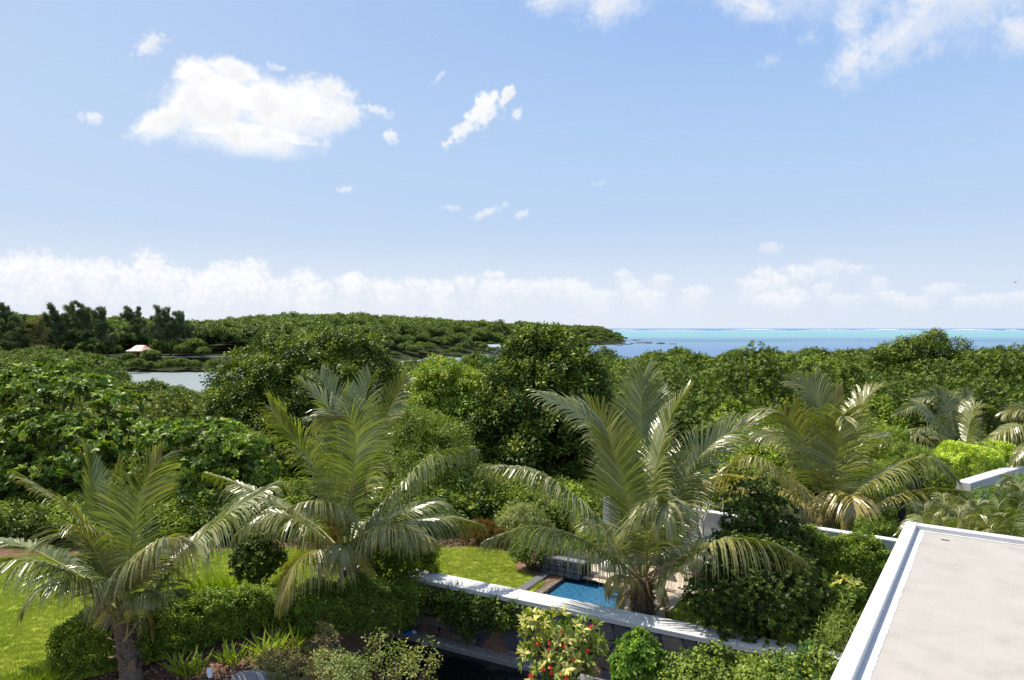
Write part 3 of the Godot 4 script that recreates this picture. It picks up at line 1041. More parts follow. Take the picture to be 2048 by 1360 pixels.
func build_land() -> void:
	for p in [Vector3(-182.42, -4.5, -175.43), Vector3(-145.05, -4.5, -179.21), Vector3(-120.55, -4.5, -185.19), Vector3(-97.63, -4.5, -187.27), Vector3(-81.58, -4.5, -192.69), Vector3(-65.24, -4.5, -213.71), Vector3(-49.4, -4.5, -241.61), Vector3(-37.59, -4.5, -258.48), Vector3(-24, -4.5, -280.21), Vector3(-8.73, -4.5, -303.16), Vector3(9.39, -4.5, -362.51), Vector3(29.93, -4.5, -433.17), Vector3(49.72, -4.5, -476.5), Vector3(79.76, -4.5, -513.17), Vector3(93.65, -4.5, -546.84), Vector3(98.63, -4.5, -606.51), Vector3(123.59, -4.5, -709.78), Vector3(120.59, -4.5, -794.3), Vector3(86.41, -4.5, -953.21), Vector3(-57.3, -4.5, -1076.23)]:
		headland.push_back(Vector2(p.x, p.z))
	headland.append_array(PackedVector2Array([Vector2(-420, -1000), Vector2(-950, -900), Vector2(-700, -260)]))
	var xs := steps([[-40000, -1200, 12000], [-1200, -300, 60], [-300, -60, 9], [-60, -14, 3], [-14, -6, 1], [-6, 9, 0.4], [9, 30, 1.5], [30, 100, 6], [100, 300, 12], [300, 1200, 60], [1200, 40001, 12000]])
	var ds := steps([[-20, 10, 5], [10, 14, 0.8], [14, 26, 0.4], [26, 60, 2], [60, 330, 6], [330, 640, 10], [640, 1180, 40], [1180, 2000, 120], [2000, 42001, 8000]])
	tag(part("ground", sheet(xs, ds, height, ground_tint), M.ground), "", "", "", "structure")
	var level := func(_x: float, _z: float) -> float: return SEA
	var wx := PackedFloat32Array()
	for k in 121: wx.push_back(sinh((k - 60) / 60.0 * 5.6) * 40000.0 / sinh(5.6))
	var wd := PackedFloat32Array()
	for k in 230: wd.push_back(55.0 * pow(40000.0 / 55.0, k / 229.0))
	tag(part("sea", sheet(wx, wd, level, sea_tint), M.sea), "", "", "", "structure")
	# surf on the reef
	var b := Buf.new()
	var x := -2600.0
	while x < 6200.0:
		var l := rf(60, 420)
		var far := 4080.0 + rf(-30, 30) + 60.0 * sin(x * 0.0016)
		var tall := rf(4.5, 9.0) * smoothstep(-0.7, 0.4, nz.get_noise_1d(x * 0.03))
		var n := 12
		var pts := []
		var rad := []
		for k in n:
			var f := k / (n - 1.0)
			pts.append(Vector3(x + l * f, SEA + 0.3, -far + rf(-6, 6)))
			rad.append(0.4 + tall * sin(PI * f) * rf(0.6, 1.15))
		b.tube(pts, rad, 6)
		x += l * rf(0.8, 1.25)
	tag(part("surf", b.mesh(), M.foam), "", "", "", "structure")
	# lawns
	var left := [Vector2(-15.17, -12.86), Vector2(-8.58, -12.86), Vector2(-9.48, -14.54), Vector2(-7.88, -15.65), Vector2(-6.68, -16.94), Vector2(-6.10, -18.14), Vector2(-5.03, -18.56), Vector2(-3.61, -18.90), Vector2(-2.13, -19.08), Vector2(-0.60, -18.90), Vector2(0.54, -19.59), Vector2(0.97, -20.40), Vector2(0.58, -21.03), Vector2(0.12, -21.51), Vector2(0.10, -21.92), Vector2(0.18, -22.79), Vector2(-0.58, -23.63), Vector2(-1.61, -23.74), Vector2(-2.63, -23.58), Vector2(-6.59, -23.74), Vector2(-10.23, -23.42), Vector2(-15.23, -22.79), Vector2(-19.62, -22.16), Vector2(-24.73, -19.81)]
	var right := [Vector2(3.62, -18.11), Vector2(4.13, -17.76), Vector2(5.16, -17.11), Vector2(6.35, -16.35), Vector2(7.63, -15.56), Vector2(9.13, -14.71), Vector2(11.08, -17.46), Vector2(9.77, -18.33), Vector2(8.28, -18.56), Vector2(5.65, -19.22), Vector2(4.62, -19.44), Vector2(4.19, -18.90)]
	flat("lawn", left, 0.0, M.lawn)
	flat("lawn", right, 0.0, M.lawn)
	var lp := [PackedVector2Array(left), PackedVector2Array(right)]
	var blades := Buf.new()
	for k in 12:
		var a := rng.randf() * TAU
		var o := Vector3(cos(a), 0, sin(a))
		var p := Vector3(rf(-0.06, 0.06), 0, rf(-0.06, 0.06))
		var s := o.cross(Vector3.UP) * 0.006
		blades.tri(p - s, p + o * rf(0.0, 0.04) + Vector3.UP * rf(0.025, 0.06), p + s)
	var spots := []
	var cols := []
	while spots.size() < 42000:
		var p := Vector2(rf(-17, 10), rf(-24.5, -11.5))
		if not in_any(p, lp): continue
		spots.append(upright(Vector3(p.x, 0.0, p.y), rf(0.8, 1.4), 0.1))
		var patch := nz.get_noise_2d(p.x * 30.0, p.y * 30.0)
		cols.append(Color(0.30, 0.36, 0.045).lerp(Color(0.46, 0.48, 0.10), clampf(0.5 + patch * 0.7 + rf(-0.2, 0.2), 0, 1)))
	scatter("lawn_grass", "short mown bright green grass of the garden lawns", "grass", blades.mesh(), M.blade, spots, cols)
	# bark chips and dead leaves on the red beds
	var chip := Buf.new()
	chip.tri(Vector3(-0.03, 0, -0.012), Vector3(0, 0.012, 0.02), Vector3(0.035, 0.004, -0.01))
	chip.tri(Vector3(0, 0.012, 0.02), Vector3(0.05, 0.0, 0.03), Vector3(0.035, 0.004, -0.01))
	spots = []
	cols = []
	while spots.size() < 7000:
		var p := Vector2(rf(-9, 1), rf(-24.8, -12.8))
		if in_any(p, lp): continue
		var w := to_wall(p.x, p.y)
		if w.x > -0.4 and w.y > 0.0 and w.y < 6.0: continue
		spots.append(upright(Vector3(p.x, -0.04, p.y), rf(0.7, 1.7), 0.8))
		cols.append(Color(0.34, 0.20, 0.14).lerp(Color(0.20, 0.12, 0.09), rng.randf()))
	scatter("fallen_leaves", "brown leaf litter and bark chips on the red garden bed", "leaf litter", chip.mesh(), M.litter, spots, cols)

func build_villa() -> void:
	var corner: Vector3 = Vector3(8.19, 3.5, -14.38)
	var t := thing("villa", "white flat-roofed villa wing with a low white parapet and beige roof tiles", "villa", Vector3(corner.x, 0, corner.z), deg_to_rad(-35))
	part("wall", slab_mesh(Vector3(11.5, 3.2, 11.0), 0.02, Vector3(6.0, 1.6, 5.75)), M.white, t)
	part("roof_slab", slab_mesh(Vector3(12, 0.19, 12), 0.01, Vector3(6.0, 3.306, 6.0)), M.grout, t)
	var b := Buf.new()
	slab(b, Transform3D(Basis(), Vector3(0.105, 3.325, 6.0)), Vector3(0.21, 0.35, 12.02), 0.012)
	part("parapet", b.mesh(), M.white, t)
	b = Buf.new()
	slab(b, Transform3D(Basis(), Vector3(6.108, 3.322, 0.105)), Vector3(11.79, 0.35, 0.21), 0.012)
	part("parapet", b.mesh(), M.white, t)
	# tiles in running bond, those near the view one by one
	var tw := 0.30
	var tl := 0.60
	var kinds := []
	for k in 3: kinds.append(slab_mesh(Vector3(tw - 0.004, 0.012, tl - 0.004), 0.0008))
	for c in 38:
		for r in 20:
			var lx := 0.22 + tw * (c + 0.5)
			var lz := 0.22 + tl * (r + 0.5) - (0.2 if c % 3 == 1 else 0.4 if c % 3 == 2 else 0.0)
			if lz < 0.22 + tl * 0.5 - 0.01:
				continue
			var w := t.transform * Vector3(lx, 3.4, lz)
			var d := -w.z
			if w.x > 0.80 * d or d < 7.2 or lx > 11.8: continue
			var m := part("roof_tile", kinds[rng.randi() % 3], M["tile%d" % (rng.randi() % 4)], t)
			m.position = Vector3(lx, 3.396, lz)
			m.rotation = Vector3(rf(-0.002, 0.002), 0, rf(-0.002, 0.002))
	# the first row, cut where the bond starts
	for c in 38:
		if c % 3 == 0: continue
		var cut := 0.4 if c % 3 == 1 else 0.2
		var lx := 0.22 + tw * (c + 0.5)
		var w := t.transform * Vector3(lx, 3.4, 0.4)
		if w.x > -0.80 * w.z: continue
		var m := part("roof_tile", slab_mesh(Vector3(tw - 0.005, 0.012, cut - 0.005), 0.002), M["tile%d" % (rng.randi() % 4)], t)
		m.position = Vector3(lx, 3.396, 0.22 + cut / 2)
	# sealing paint brushed along the foot of the parapet
	b = Buf.new()
	var z := 0.21
	var was := 0.355
	while z < 9.5:
		var nxt := 0.352 + 0.018 * nz.get_noise_1d(z * 90.0) + rf(-0.008, 0.008)
		b.quad(Vector3(0.205, 3.4065, z), Vector3(was, 3.4065, z), Vector3(nxt, 3.4065, z + 0.045), Vector3(0.205, 3.4065, z + 0.045))
		was = nxt
		z += 0.045
	var x := 0.3
	was = 0.3
	while x < 8.0:
		var nxt := 0.285 + 0.02 * nz.get_noise_1d(x * 40.0 + 500.0) + rf(-0.006, 0.006)
		b.quad(Vector3(x, 3.4085, 0.205), Vector3(x + 0.045, 3.4085, 0.205), Vector3(x + 0.045, 3.4085, nxt), Vector3(x, 3.4085, was))
		was = nxt
		x += 0.045
	tag(part("sealing_paint", b.mesh(), M.white, t), "", "", "", "stuff")
	var p := t.transform.affine_inverse() * Vector3(8.38, 3.4, -13.38)
	part("roof_drain", slab_mesh(Vector3(0.13, 0.012, 0.03), 0.002, Vector3(p.x, 3.409, p.z)), M.dark, t)

func build_garden_wall() -> void:
	var t := thing("garden_wall", "diagonal garden wall of dark basalt under a white coping", "wall", Vector3(wall_at.x, 0, wall_at.z), wall_turn)
	part("core", slab_mesh(Vector3(13.2, 2.1, 0.46), 0.005, Vector3(6.66, -0.56, 0.31)), M.mortar, t)
	var x := 0.0
	for l in [3.46, 3.0, 2.55, 4.3]:
		part("coping_slab", slab_mesh(Vector3(l - 0.006, 0.115, 0.635), 0.008, Vector3(x + l / 2, 0.5425, 0.3175)), M.cap, t)
		x += l
	# rubble facing, laid stone by stone
	var grid := []
	var rows := 4
	var cols := 31
	for r in rows + 1:
		var line := []
		for c in cols + 1:
			line.append(Vector2(0.06 + c * 0.425 + (rf(-0.12, 0.12) if c > 0 and c < cols else 0.0) + (0.2 * (r % 2) if c > 0 and c < cols else 0.0), -1.16 + r * 0.408 + (rf(-0.09, 0.09) if r > 0 and r < rows else 0.0)))
		grid.append(line)
	for r in rows:
		var c := 0
		while c < cols:
			var wide := 2 if rng.randf() < 0.18 and c < cols - 1 else 1
			var q := [grid[r][c], grid[r][c + wide], grid[r + 1][c + wide], grid[r + 1][c]]
			part("stone", face_stone(q, 0.538, rf(0.03, 0.055)), M["stone%d" % (rng.randi() % 6)], t)
			c += wide
	# end of the wall
	for r in 4:
		var y0 := -1.16 + r * 0.408
		var b := Buf.new()
		slab(b, Transform3D(Basis(Vector3.UP, 0), Vector3(0.045, y0 + 0.2, 0.31)), Vector3(0.03, 0.39, 0.44), 0.012)
		part("stone", b.mesh(), M["stone%d" % (r + 1)], t)
	var b2 := Buf.new()
	b2.tube([Vector3(4.86, 0.47, 0.61), Vector3(4.86, -1.0, 0.61)], [0.022, 0.022], 8)
	part("drain_pipe", b2.mesh(), M.pipe, t)
	# the sunk water basin at its foot
	var p := thing("pond", "sunken basin of black water at the foot of the basalt wall", "pond", Vector3(wall_at.x, 0, wall_at.z), wall_turn)
	part("ledge", slab_mesh(Vector3(9.0, 0.5, 0.36), 0.02, Vector3(4.2, -1.12, 0.79)), M.concrete, p)
	part("side_wall", slab_mesh(Vector3(0.34, 1.5, 5.0), 0.02, Vector3(-0.18, -0.73, 3.1)), M.brown_stone, p)
	part("floor", slab_mesh(Vector3(9.4, 0.1, 5.0), 0.01, Vector3(4.4, -1.5, 3.1)), M.dark, p)
	var w := flat("pond_water", [Vector2(0, 0.9), Vector2(9, 0.9), Vector2(9, 5.2), Vector2(0, 5.2)], 0.0, M.pond)
	w.transform = Transform3D(Basis(Vector3.UP, wall_turn), Vector3(wall_at.x, -1.0, wall_at.z))
	# creeper over the top of the wall
	var clumps := []
	for q in [[-0.15, 0.30, 0.30], [0.1, 0.05, 0.34], [0.55, 0.3, 0.26], [0.6, -0.05, 0.3], [1.0, 0.22, 0.28], [1.35, 0.1, 0.27], [1.4, -0.25, 0.2], [1.75, 0.28, 0.25], [2.0, 0.05, 0.3], [2.05, -0.25, 0.24], [2.1, -0.52, 0.17], [2.3, 0.25, 0.25], [2.6, 0.1, 0.3], [2.75, -0.15, 0.2], [2.9, 0.28, 0.22], [3.2, 0.12, 0.25], [3.3, -0.12, 0.15], [3.6, 0.3, 0.2], [3.9, 0.2, 0.2], [4.3, 0.28, 0.14], [-0.1, -0.3, 0.3], [0.2, -0.5, 0.25]]:
		clumps.append([Vector3(q[0], q[1], 0.66), q[2] * 0.95, 0.9])
	var v := thing("creeper", "leafy green creeper hanging over the left half of the basalt wall", "creeper", Vector3(wall_at.x, 0, wall_at.z), wall_turn)
	var st := Buf.new()
	for q in clumps:
		var c: Vector3 = q[0]
		st.tube([Vector3(c.x + rf(-0.2, 0.2), 0.46, 0.62), c + Vector3(0, 0.1, 0), c + Vector3(rf(-0.1, 0.1), -0.25, 0.0)], [0.008, 0.006, 0.003], 4)
	part("stem", st.mesh(), M.bark, v, "stuff")
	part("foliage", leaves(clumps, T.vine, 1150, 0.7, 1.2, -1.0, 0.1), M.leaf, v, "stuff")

func build_pool() -> void:
	var turn := deg_to_rad(-30)
	var at := Vector3(POOL_AT.x, 0, POOL_AT.y)
	var t := thing("swimming_pool", "small blue swimming pool with a flat stone edge behind the garden wall", "swimming pool", at, turn)
	part("weir", slab_mesh(Vector3(0.42, 0.9, 3.4), 0.015, Vector3(-0.22, -0.47, 1.4)), M.brown_stone, t)
	part("outer_kerb", slab_mesh(Vector3(0.3, 0.8, 3.5), 0.02, Vector3(-0.585, -0.34, 1.42)), M.stone5, t)
	part("back_wall", slab_mesh(Vector3(3.6, 1.1, 0.16), 0.01, Vector3(1.7, -0.51, -0.085)), M.brown_stone, t)
	part("floor", slab_mesh(Vector3(3.5, 0.08, 3.4), 0.01, Vector3(1.7, -1.1, 1.6)), M.dark, t)
	part("side_wall", slab_mesh(Vector3(0.3, 1.1, 3.4), 0.01, Vector3(3.42, -0.5, 1.6)), M.paving, t)
	var w := flat("pool_water", [Vector2(0, 0), Vector2(3.3, 0), Vector2(3.3, 3.3), Vector2(0, 3.3)], 0.0, M.pool)
	w.transform = Transform3D(Basis(Vector3.UP, turn), at + Vector3(0, -0.13, 0))
	# raised planter at the corner, faced in stone
	var p := thing("stone_planter", "low raised planter of rough grey stone at the corner of the pool", "planter", Vector3(1.48, 0, -20.9), turn)
	part("core", slab_mesh(Vector3(1.3, 0.5, 0.9), 0.01, Vector3(-0.05, 0.22, -0.45)), M.mortar, p)
	part("coping", slab_mesh(Vector3(1.5, 0.07, 0.26), 0.012, Vector3(0.0, 0.505, -0.10)), M.granite, p)
	for r in 3:
		for c in 5:
			var x := -0.68 + c * 0.265 + 0.05 * (r % 2)
			var y := 0.0 + r * 0.155
			part("stone", face_stone([Vector2(x, y), Vector2(x + 0.26, y), Vector2(x + 0.26, y + 0.15), Vector2(x, y + 0.15)], 0.0, rf(0.015, 0.035)), M["stone%d" % [0, 1, 5, 4, 5][rng.randi() % 5]], p)
	flat("terrace", [Vector2(1.80, -20.94), Vector2(2.36, -22.06), Vector2(3.44, -22.02), Vector2(4.75, -21.47), Vector2(6.23, -20.69), Vector2(5.80, -19.74), Vector2(4.50, -19.37), Vector2(4.00, -18.33), Vector2(3.27, -18.33), Vector2(3.85, -19.26), Vector2(2.94, -20.20)], 0.0, M.paving)
	flat("planting_bed", [Vector2(0.12, -21.51), Vector2(0.58, -20.98), Vector2(1.00, -20.40), Vector2(1.52, -20.82), Vector2(2.25, -22.02), Vector2(1.92, -22.90), Vector2(0.59, -22.79), Vector2(0.10, -22.02)], -0.008, M.bed)
	tag(part("pool_float", boulder(Vector3(0.06, 0.05, 0.06), 3), M.blue), "small round blue pool float at the back edge of the pool", "pool float")
	get_child(get_child_count() - 1).position = Vector3(2.15, -0.09, -20.94)

func build_neighbours() -> void:
	# white wall between the gardens
	var t := thing("boundary_wall", "tall plain white boundary wall behind the palm and the right-hand hedge", "wall", Vector3(3.27, 0, -22.84), deg_to_rad(-35))
	part("wall", slab_mesh(Vector3(11.0, 1.95, 0.2), 0.012, Vector3(5.4, 0.93, -0.1)), M.white, t)
	part("coping", slab_mesh(Vector3(11.04, 0.05, 0.24), 0.012, Vector3(5.4, 1.93, -0.1)), M.cap, t)
	part("pier", slab_mesh(Vector3(0.24, 1.95, 0.3), 0.012, Vector3(-0.16, 0.92, -0.1)), M.white, t)
	# white planter wall and roof edge at the far right
	var q := thing("planter_wall", "white planter wall with lime green planting at the right edge", "planter wall", Vector3(17.16, 1.7, -26), deg_to_rad(36))
	part("coping", slab_mesh(Vector3(6.5, 0.3, 0.5), 0.02, Vector3(3.25, -0.15, -0.2)), M.white, q)
	part("wall", slab_mesh(Vector3(6.3, 1.6, 0.3), 0.02, Vector3(3.25, -1.1, -0.22)), M.white, q)
	hedge("lime green clipped hedge above the white planter wall at the right edge", [Vector3(18.77, 0.51, -29.5), Vector3(20.96, 0.35, -30.2), Vector3(24.31, 0.27, -31)], 1.7, 1.75, T.lime, 130.0, 0.06)
	# closed parasol
	var p := thing("parasol", "closed dark grey parasol standing beyond the corner of the villa roof", "parasol", Vector3(12.49, 0, -22.16))
	p.scale.y = 0.76
	var b := Buf.new()
	b.tube([Vector3(0, 0, 0), Vector3(0, 2.55, 0)], [0.03, 0.03], 8)
	part("pole", b.mesh(), M.pipe, p)
	b = Buf.new()
	b.tube([Vector3(0, 0.9, 0), Vector3(0.01, 1.1, 0), Vector3(0, 1.7, 0.01), Vector3(0, 2.3, 0), Vector3(0, 2.5, 0), Vector3(0, 2.58, 0)], [0.17, 0.2, 0.16, 0.1, 0.05, 0.01], 9)
	part("canopy", b.mesh(), M.dark, p)
	part("base", slab_mesh(Vector3(0.5, 0.07, 0.5), 0.01, Vector3(0, 0.035, 0)), M.concrete, p)
	# white loungers and pale boulders on the terrace
	for k in 2:
		var at: Vector3 = [Vector3(4.67, 0, -21.65), Vector3(5.72, 0, -21.03)][k]
		var l := thing("sun_lounger", ["sun lounger with a white cushion, nearer the pool, behind the palm trunk", "sun lounger with a white cushion, the right one by the white wall"][k], "sun lounger", at, deg_to_rad(-125 + k * 6), "white sun loungers by the pool")
		for s in [[-0.55, -0.26], [0.55, -0.26], [-0.55, 0.26], [0.55, 0.26]]:
			part("leg", slab_mesh(Vector3(0.05, 0.28, 0.05), 0.005, Vector3(s[0], 0.14, s[1])), M.drift, l)
		part("frame", slab_mesh(Vector3(1.9, 0.05, 0.64), 0.008, Vector3(0, 0.305, 0)), M.drift, l)
		part("cushion", slab_mesh(Vector3(1.28, 0.11, 0.6), 0.035, Vector3(-0.3, 0.387, 0)), M.cushion, l)
		var back := part("back_cushion", slab_mesh(Vector3(0.75, 0.11, 0.6), 0.035), M.cushion, l)
		back.position = Vector3(0.62, 0.6, 0)
		back.rotation.z = 0.7
	for k in 3:
		var r := part("boulder", boulder([Vector3(0.3, 0.17, 0.24), Vector3(0.28, 0.2, 0.22), Vector3(0.26, 0.32, 0.22)][k], 40 + k), M.pale_stone)
		r.position = [Vector3(3.02, 0.08, -21.55), Vector3(3.48, 0.1, -21.31), Vector3(3.73, 0.25, -21.65)][k]
		tag(r, ["flat pale grey boulder on the terrace, left of the three", "rounded whitish boulder beside the palm petiole by the pool", "upright white boulder behind the two others on the terrace"][k], "boulder", "pale boulders by the pool")

func build_palms() -> void:
	var grp := "young coconut palms in the garden"
	# leftmost palm
	var p := thing("coconut_palm", "leftmost coconut palm, its rough trunk bare at the bottom left of the picture", "palm", Vector3(-7.98, 0, -14.54), 0.0, grp)
	palm_trunk(p, [p.position + Vector3.DOWN * 0.3, Vector3(-8.19, 0.3, -14.75), Vector3(-8.34, 0.93, -14.8), Vector3(-8.37, 1.45, -14.8)], 0.165)
	var f := [
		[[Vector3(-8.43, 1.48, -14.8), Vector3(-8.93, 2.64, -15.2), Vector3(-9.39, 3.65, -15.7), Vector3(-9.87, 4.68, -16)], 0.62, 0.12, 0.12, 0.9, 0.35],
		[[Vector3(-8.4, 1.48, -14.8), Vector3(-9, 2.44, -15.6), Vector3(-9.61, 3.32, -16.2), Vector3(-9.93, 4.09, -16.3)], 0.45, 0.05, 0.12, 0.3, 0.9],
		[[Vector3(-8.37, 1.48, -14.8), Vector3(-8.77, 2.5, -15.4), Vector3(-9.09, 3.75, -15.8), Vector3(-9.04, 4.5, -15.9)], 0.4, 0.08, 0.3, 1.2],
		[[Vector3(-8.36, 1.52, -14.8), Vector3(-7.94, 2.9, -14.4), Vector3(-7.61, 4.16, -14.2), Vector3(-7.09, 4.89, -14)], 0.72, 0.28, 0.1, -0.5],
		[[Vector3(-8.45, 1.52, -14.8), Vector3(-8.73, 2.76, -14.6), Vector3(-9.11, 3.6, -14.4), Vector3(-9.52, 4.06, -14.2), Vector3(-9.92, 4.39, -14.1)], 0.72, 0.45, 0.25, 0.3],
		[[Vector3(-8.32, 1.56, -14.6), Vector3(-8.23, 2.53, -14), Vector3(-8.33, 3.23, -13.7), Vector3(-8.45, 3.58, -13.4), Vector3(-8.96, 3.4, -13.2)], 0.8, 0.5, 0.22, -0.3],
		[[Vector3(-8.46, 1.48, -14.8), Vector3(-9.38, 1.91, -15.3), Vector3(-10.36, 2.28, -15.6), Vector3(-11.21, 2.57, -15.8), Vector3(-12.01, 2.67, -15.9)], 0.85, 0.5, 0.08, 0.4],
		[[Vector3(-8.42, 1.48, -14.7), Vector3(-8.82, 2.31, -14.2), Vector3(-9.31, 2.79, -13.8), Vector3(-9.79, 2.98, -13.5), Vector3(-10.29, 2.91, -13.3)], 0.95, 0.75, 0.05, 0.2],
		[[Vector3(-8.37, 1.45, -14.6), Vector3(-8.31, 2.2, -13.9), Vector3(-8.46, 2.6, -13.4), Vector3(-8.74, 2.65, -13), Vector3(-8.93, 2.43, -12.8)], 0.8, 0.7, 0.1, 0.0],
		[[Vector3(-8.27, 1.52, -14.7), Vector3(-7.68, 2.45, -14.1), Vector3(-7.16, 3.07, -13.6), Vector3(-6.69, 3.46, -13.3), Vector3(-6.32, 3.52, -13.1)], 0.9, 0.85, 0.4, 0.2],
		[[Vector3(-8.29, 1.48, -14.8), Vector3(-7.67, 2.13, -15), Vector3(-6.91, 2.88, -15.2), Vector3(-6.13, 3.51, -15.3), Vector3(-5.35, 3.99, -15.3)], 0.9, 0.7, 0.15, 0.2],
		[[Vector3(-8.36, 1.48, -14.9), Vector3(-8.64, 1.8, -15.8), Vector3(-8.6, 1.89, -16.5), Vector3(-8.29, 1.58, -16.9)], 0.7, 0.5, 0.15, 0.0],
		[[Vector3(-8.42, 1.44, -14.9), Vector3(-9.2, 2.06, -16), Vector3(-9.35, 2.74, -16.8), Vector3(-9.33, 3.31, -17.1)], 0.7, 0.3, 0.1, 0.2],
		[[Vector3(-8.16, 0.92, -14.6), Vector3(-7.9, 1.68, -14.3), Vector3(-7.46, 2.2, -13.9), Vector3(-6.96, 2.21, -13.6)], 0.5, 0.8, 0.15, 0.0],
		[[Vector3(-8.17, 0.93, -14.5), Vector3(-7.96, 1.22, -14.6), Vector3(-7.85, 1.67, -14.9), Vector3(-7.64, 2.03, -15.4)], 0.55, 0.6, 0.2, 0.0],
	]
	for q in f: frond(p, q[0], float(q[1]) * 1.38, q[2], q[3], q[4], 0.2, 125, 0.036, q[5] if q.size() > 5 else 0.0)
	old_fronds(p, Vector3(-8.37, 1.45, -14.8), [3.6, 5.4], 0.7)
	# second palm
	p = thing("coconut_palm", "second coconut palm from the left, beside the left end of the white coping", "palm", Vector3(-4.28, 0, -17.89), 0.0, grp)
	palm_trunk(p, [p.position + Vector3.DOWN * 0.2, Vector3(-4.26, 0.82, -18), Vector3(-4.27, 1.6, -18)], 0.2)
	f = [
		[[Vector3(-4.34, 1.7, -18), Vector3(-4.59, 3.03, -17.7), Vector3(-4.97, 4.08, -17.4), Vector3(-5.43, 4.86, -17.1), Vector3(-5.91, 5.53, -17)], 0.95, 0.5, 0.2, 0.3, 0.3],
		[[Vector3(-4.27, 1.74, -17.9), Vector3(-3.9, 3.59, -16.9), Vector3(-3.71, 4.89, -16.4), Vector3(-3.8, 5.48, -16), Vector3(-4.36, 5.46, -15.7)], 0.95, 0.55, 0.15, 0.4],
		[[Vector3(-4.34, 1.67, -18.1), Vector3(-4.65, 3.55, -18.8), Vector3(-4.97, 5.1, -19.2), Vector3(-5.81, 5.96, -19.3)], 0.85, 0.35, 0.1, 0.8],
		[[Vector3(-4.32, 1.67, -18.1), Vector3(-4.75, 3.34, -19.3), Vector3(-5.07, 5.17, -19.9), Vector3(-5.55, 6.08, -20.1)], 0.85, 0.25, 0.08, 0.3],
		[[Vector3(-4.29, 1.67, -18.1), Vector3(-4.3, 3.43, -18.9), Vector3(-4.18, 5.14, -19.3), Vector3(-3.96, 6.07, -19.5)], 0.9, 0.3, 0.05, -0.3],
		[[Vector3(-4.32, 1.64, -18.2), Vector3(-4.64, 3.45, -19.8), Vector3(-4.87, 4.76, -20.6), Vector3(-4.91, 5.72, -20.9)], 0.6, 0.1, 0.1, 0.9, 0.8],
		[[Vector3(-4.26, 1.72, -18.1), Vector3(-3.8, 3.64, -18.4), Vector3(-3.35, 5.1, -18.4), Vector3(-2.82, 6.16, -18.3)], 0.7, 0.35, 0.2, 1.0],
		[[Vector3(-4.22, 1.7, -18), Vector3(-3.49, 2.72, -17.8), Vector3(-2.65, 3.66, -17.6), Vector3(-1.94, 4.31, -17.5), Vector3(-1.14, 4.54, -17.4)], 0.95, 0.95, 0.08, -0.2],
		[[Vector3(-4.22, 1.62, -18.1), Vector3(-3.45, 2.26, -18.6), Vector3(-2.66, 2.6, -19), Vector3(-2.04, 2.68, -19.3), Vector3(-1.57, 2.31, -19.5)], 0.7, 0.7, 0.2, 0.2],
		[[Vector3(-4.17, 1.61, -18), Vector3(-3.28, 2.22, -18.2), Vector3(-2.33, 2.43, -18.4), Vector3(-1.47, 2.4, -18.6), Vector3(-0.84, 2.17, -18.8)], 0.85, 0.9, 0.2, 0.1],
		[[Vector3(-4.18, 1.58, -17.8), Vector3(-3.69, 2.33, -17.2), Vector3(-3.01, 2.77, -16.7), Vector3(-2.43, 2.81, -16.4), Vector3(-1.91, 2.62, -16.1)], 0.75, 0.8, 0.5, 0.1],
		[[Vector3(-4.37, 1.61, -18), Vector3(-4.91, 2.15, -17.8), Vector3(-5.46, 2.63, -17.6), Vector3(-6.09, 2.87, -17.4), Vector3(-6.78, 2.47, -17.2)], 0.85, 0.85, 0.25, 0.0],
		[[Vector3(-4.44, 1.59, -18.2), Vector3(-5.28, 2.1, -18.8), Vector3(-6.34, 2.52, -19.3), Vector3(-7.57, 3, -19.7), Vector3(-8.75, 3.35, -19.9)], 0.9, 0.85, 0.2, 0.1],
		[[Vector3(-4.32, 1.77, -17.8), Vector3(-4.32, 2.75, -17), Vector3(-4.39, 3.34, -16.4), Vector3(-4.68, 3.53, -15.9), Vector3(-4.96, 3.48, -15.6)], 0.8, 0.85, 0.3, 0.0],
		[[Vector3(-4.32, 1.58, -17.8), Vector3(-4.42, 2, -17), Vector3(-4.7, 2.22, -16.4), Vector3(-4.98, 2.08, -15.9), Vector3(-5.18, 1.45, -15.6)], 0.95, 0.9, 0.5, 0.2],
		[[Vector3(-4.29, 1.5, -17.9), Vector3(-4.12, 2.13, -17.1), Vector3(-4.04, 2.39, -16.4), Vector3(-4.05, 2.17, -15.9)], 0.7, 0.9, 0.35, 0.0],
		[[Vector3(-4.32, 1.56, -18.3), Vector3(-4.21, 1.98, -19.4), Vector3(-3.85, 1.97, -20.2), Vector3(-3.3, 1.58, -20.8)], 0.8, 0.8, 0.1, 0.0],
	]
	for q in f: frond(p, q[0], float(q[1]) * 1.3, q[2], q[3], q[4], 0.2, 125, 0.036, q[5] if q.size() > 5 else 0.0)
	old_fronds(p, Vector3(-4.27, 1.6, -18), [0.5, 2.2, 3.4], 0.9)
	# third palm, by the pool
	p = thing("coconut_palm", "large coconut palm by the pool, upright fronds, brown fibre round its short trunk", "palm", Vector3(3.38, 0, -18.11), 0.0, grp)
	palm_trunk(p, [p.position + Vector3.DOWN * 0.2, Vector3(3.41, 0.35, -18.2), Vector3(3.42, 0.88, -18.2)], 0.27)
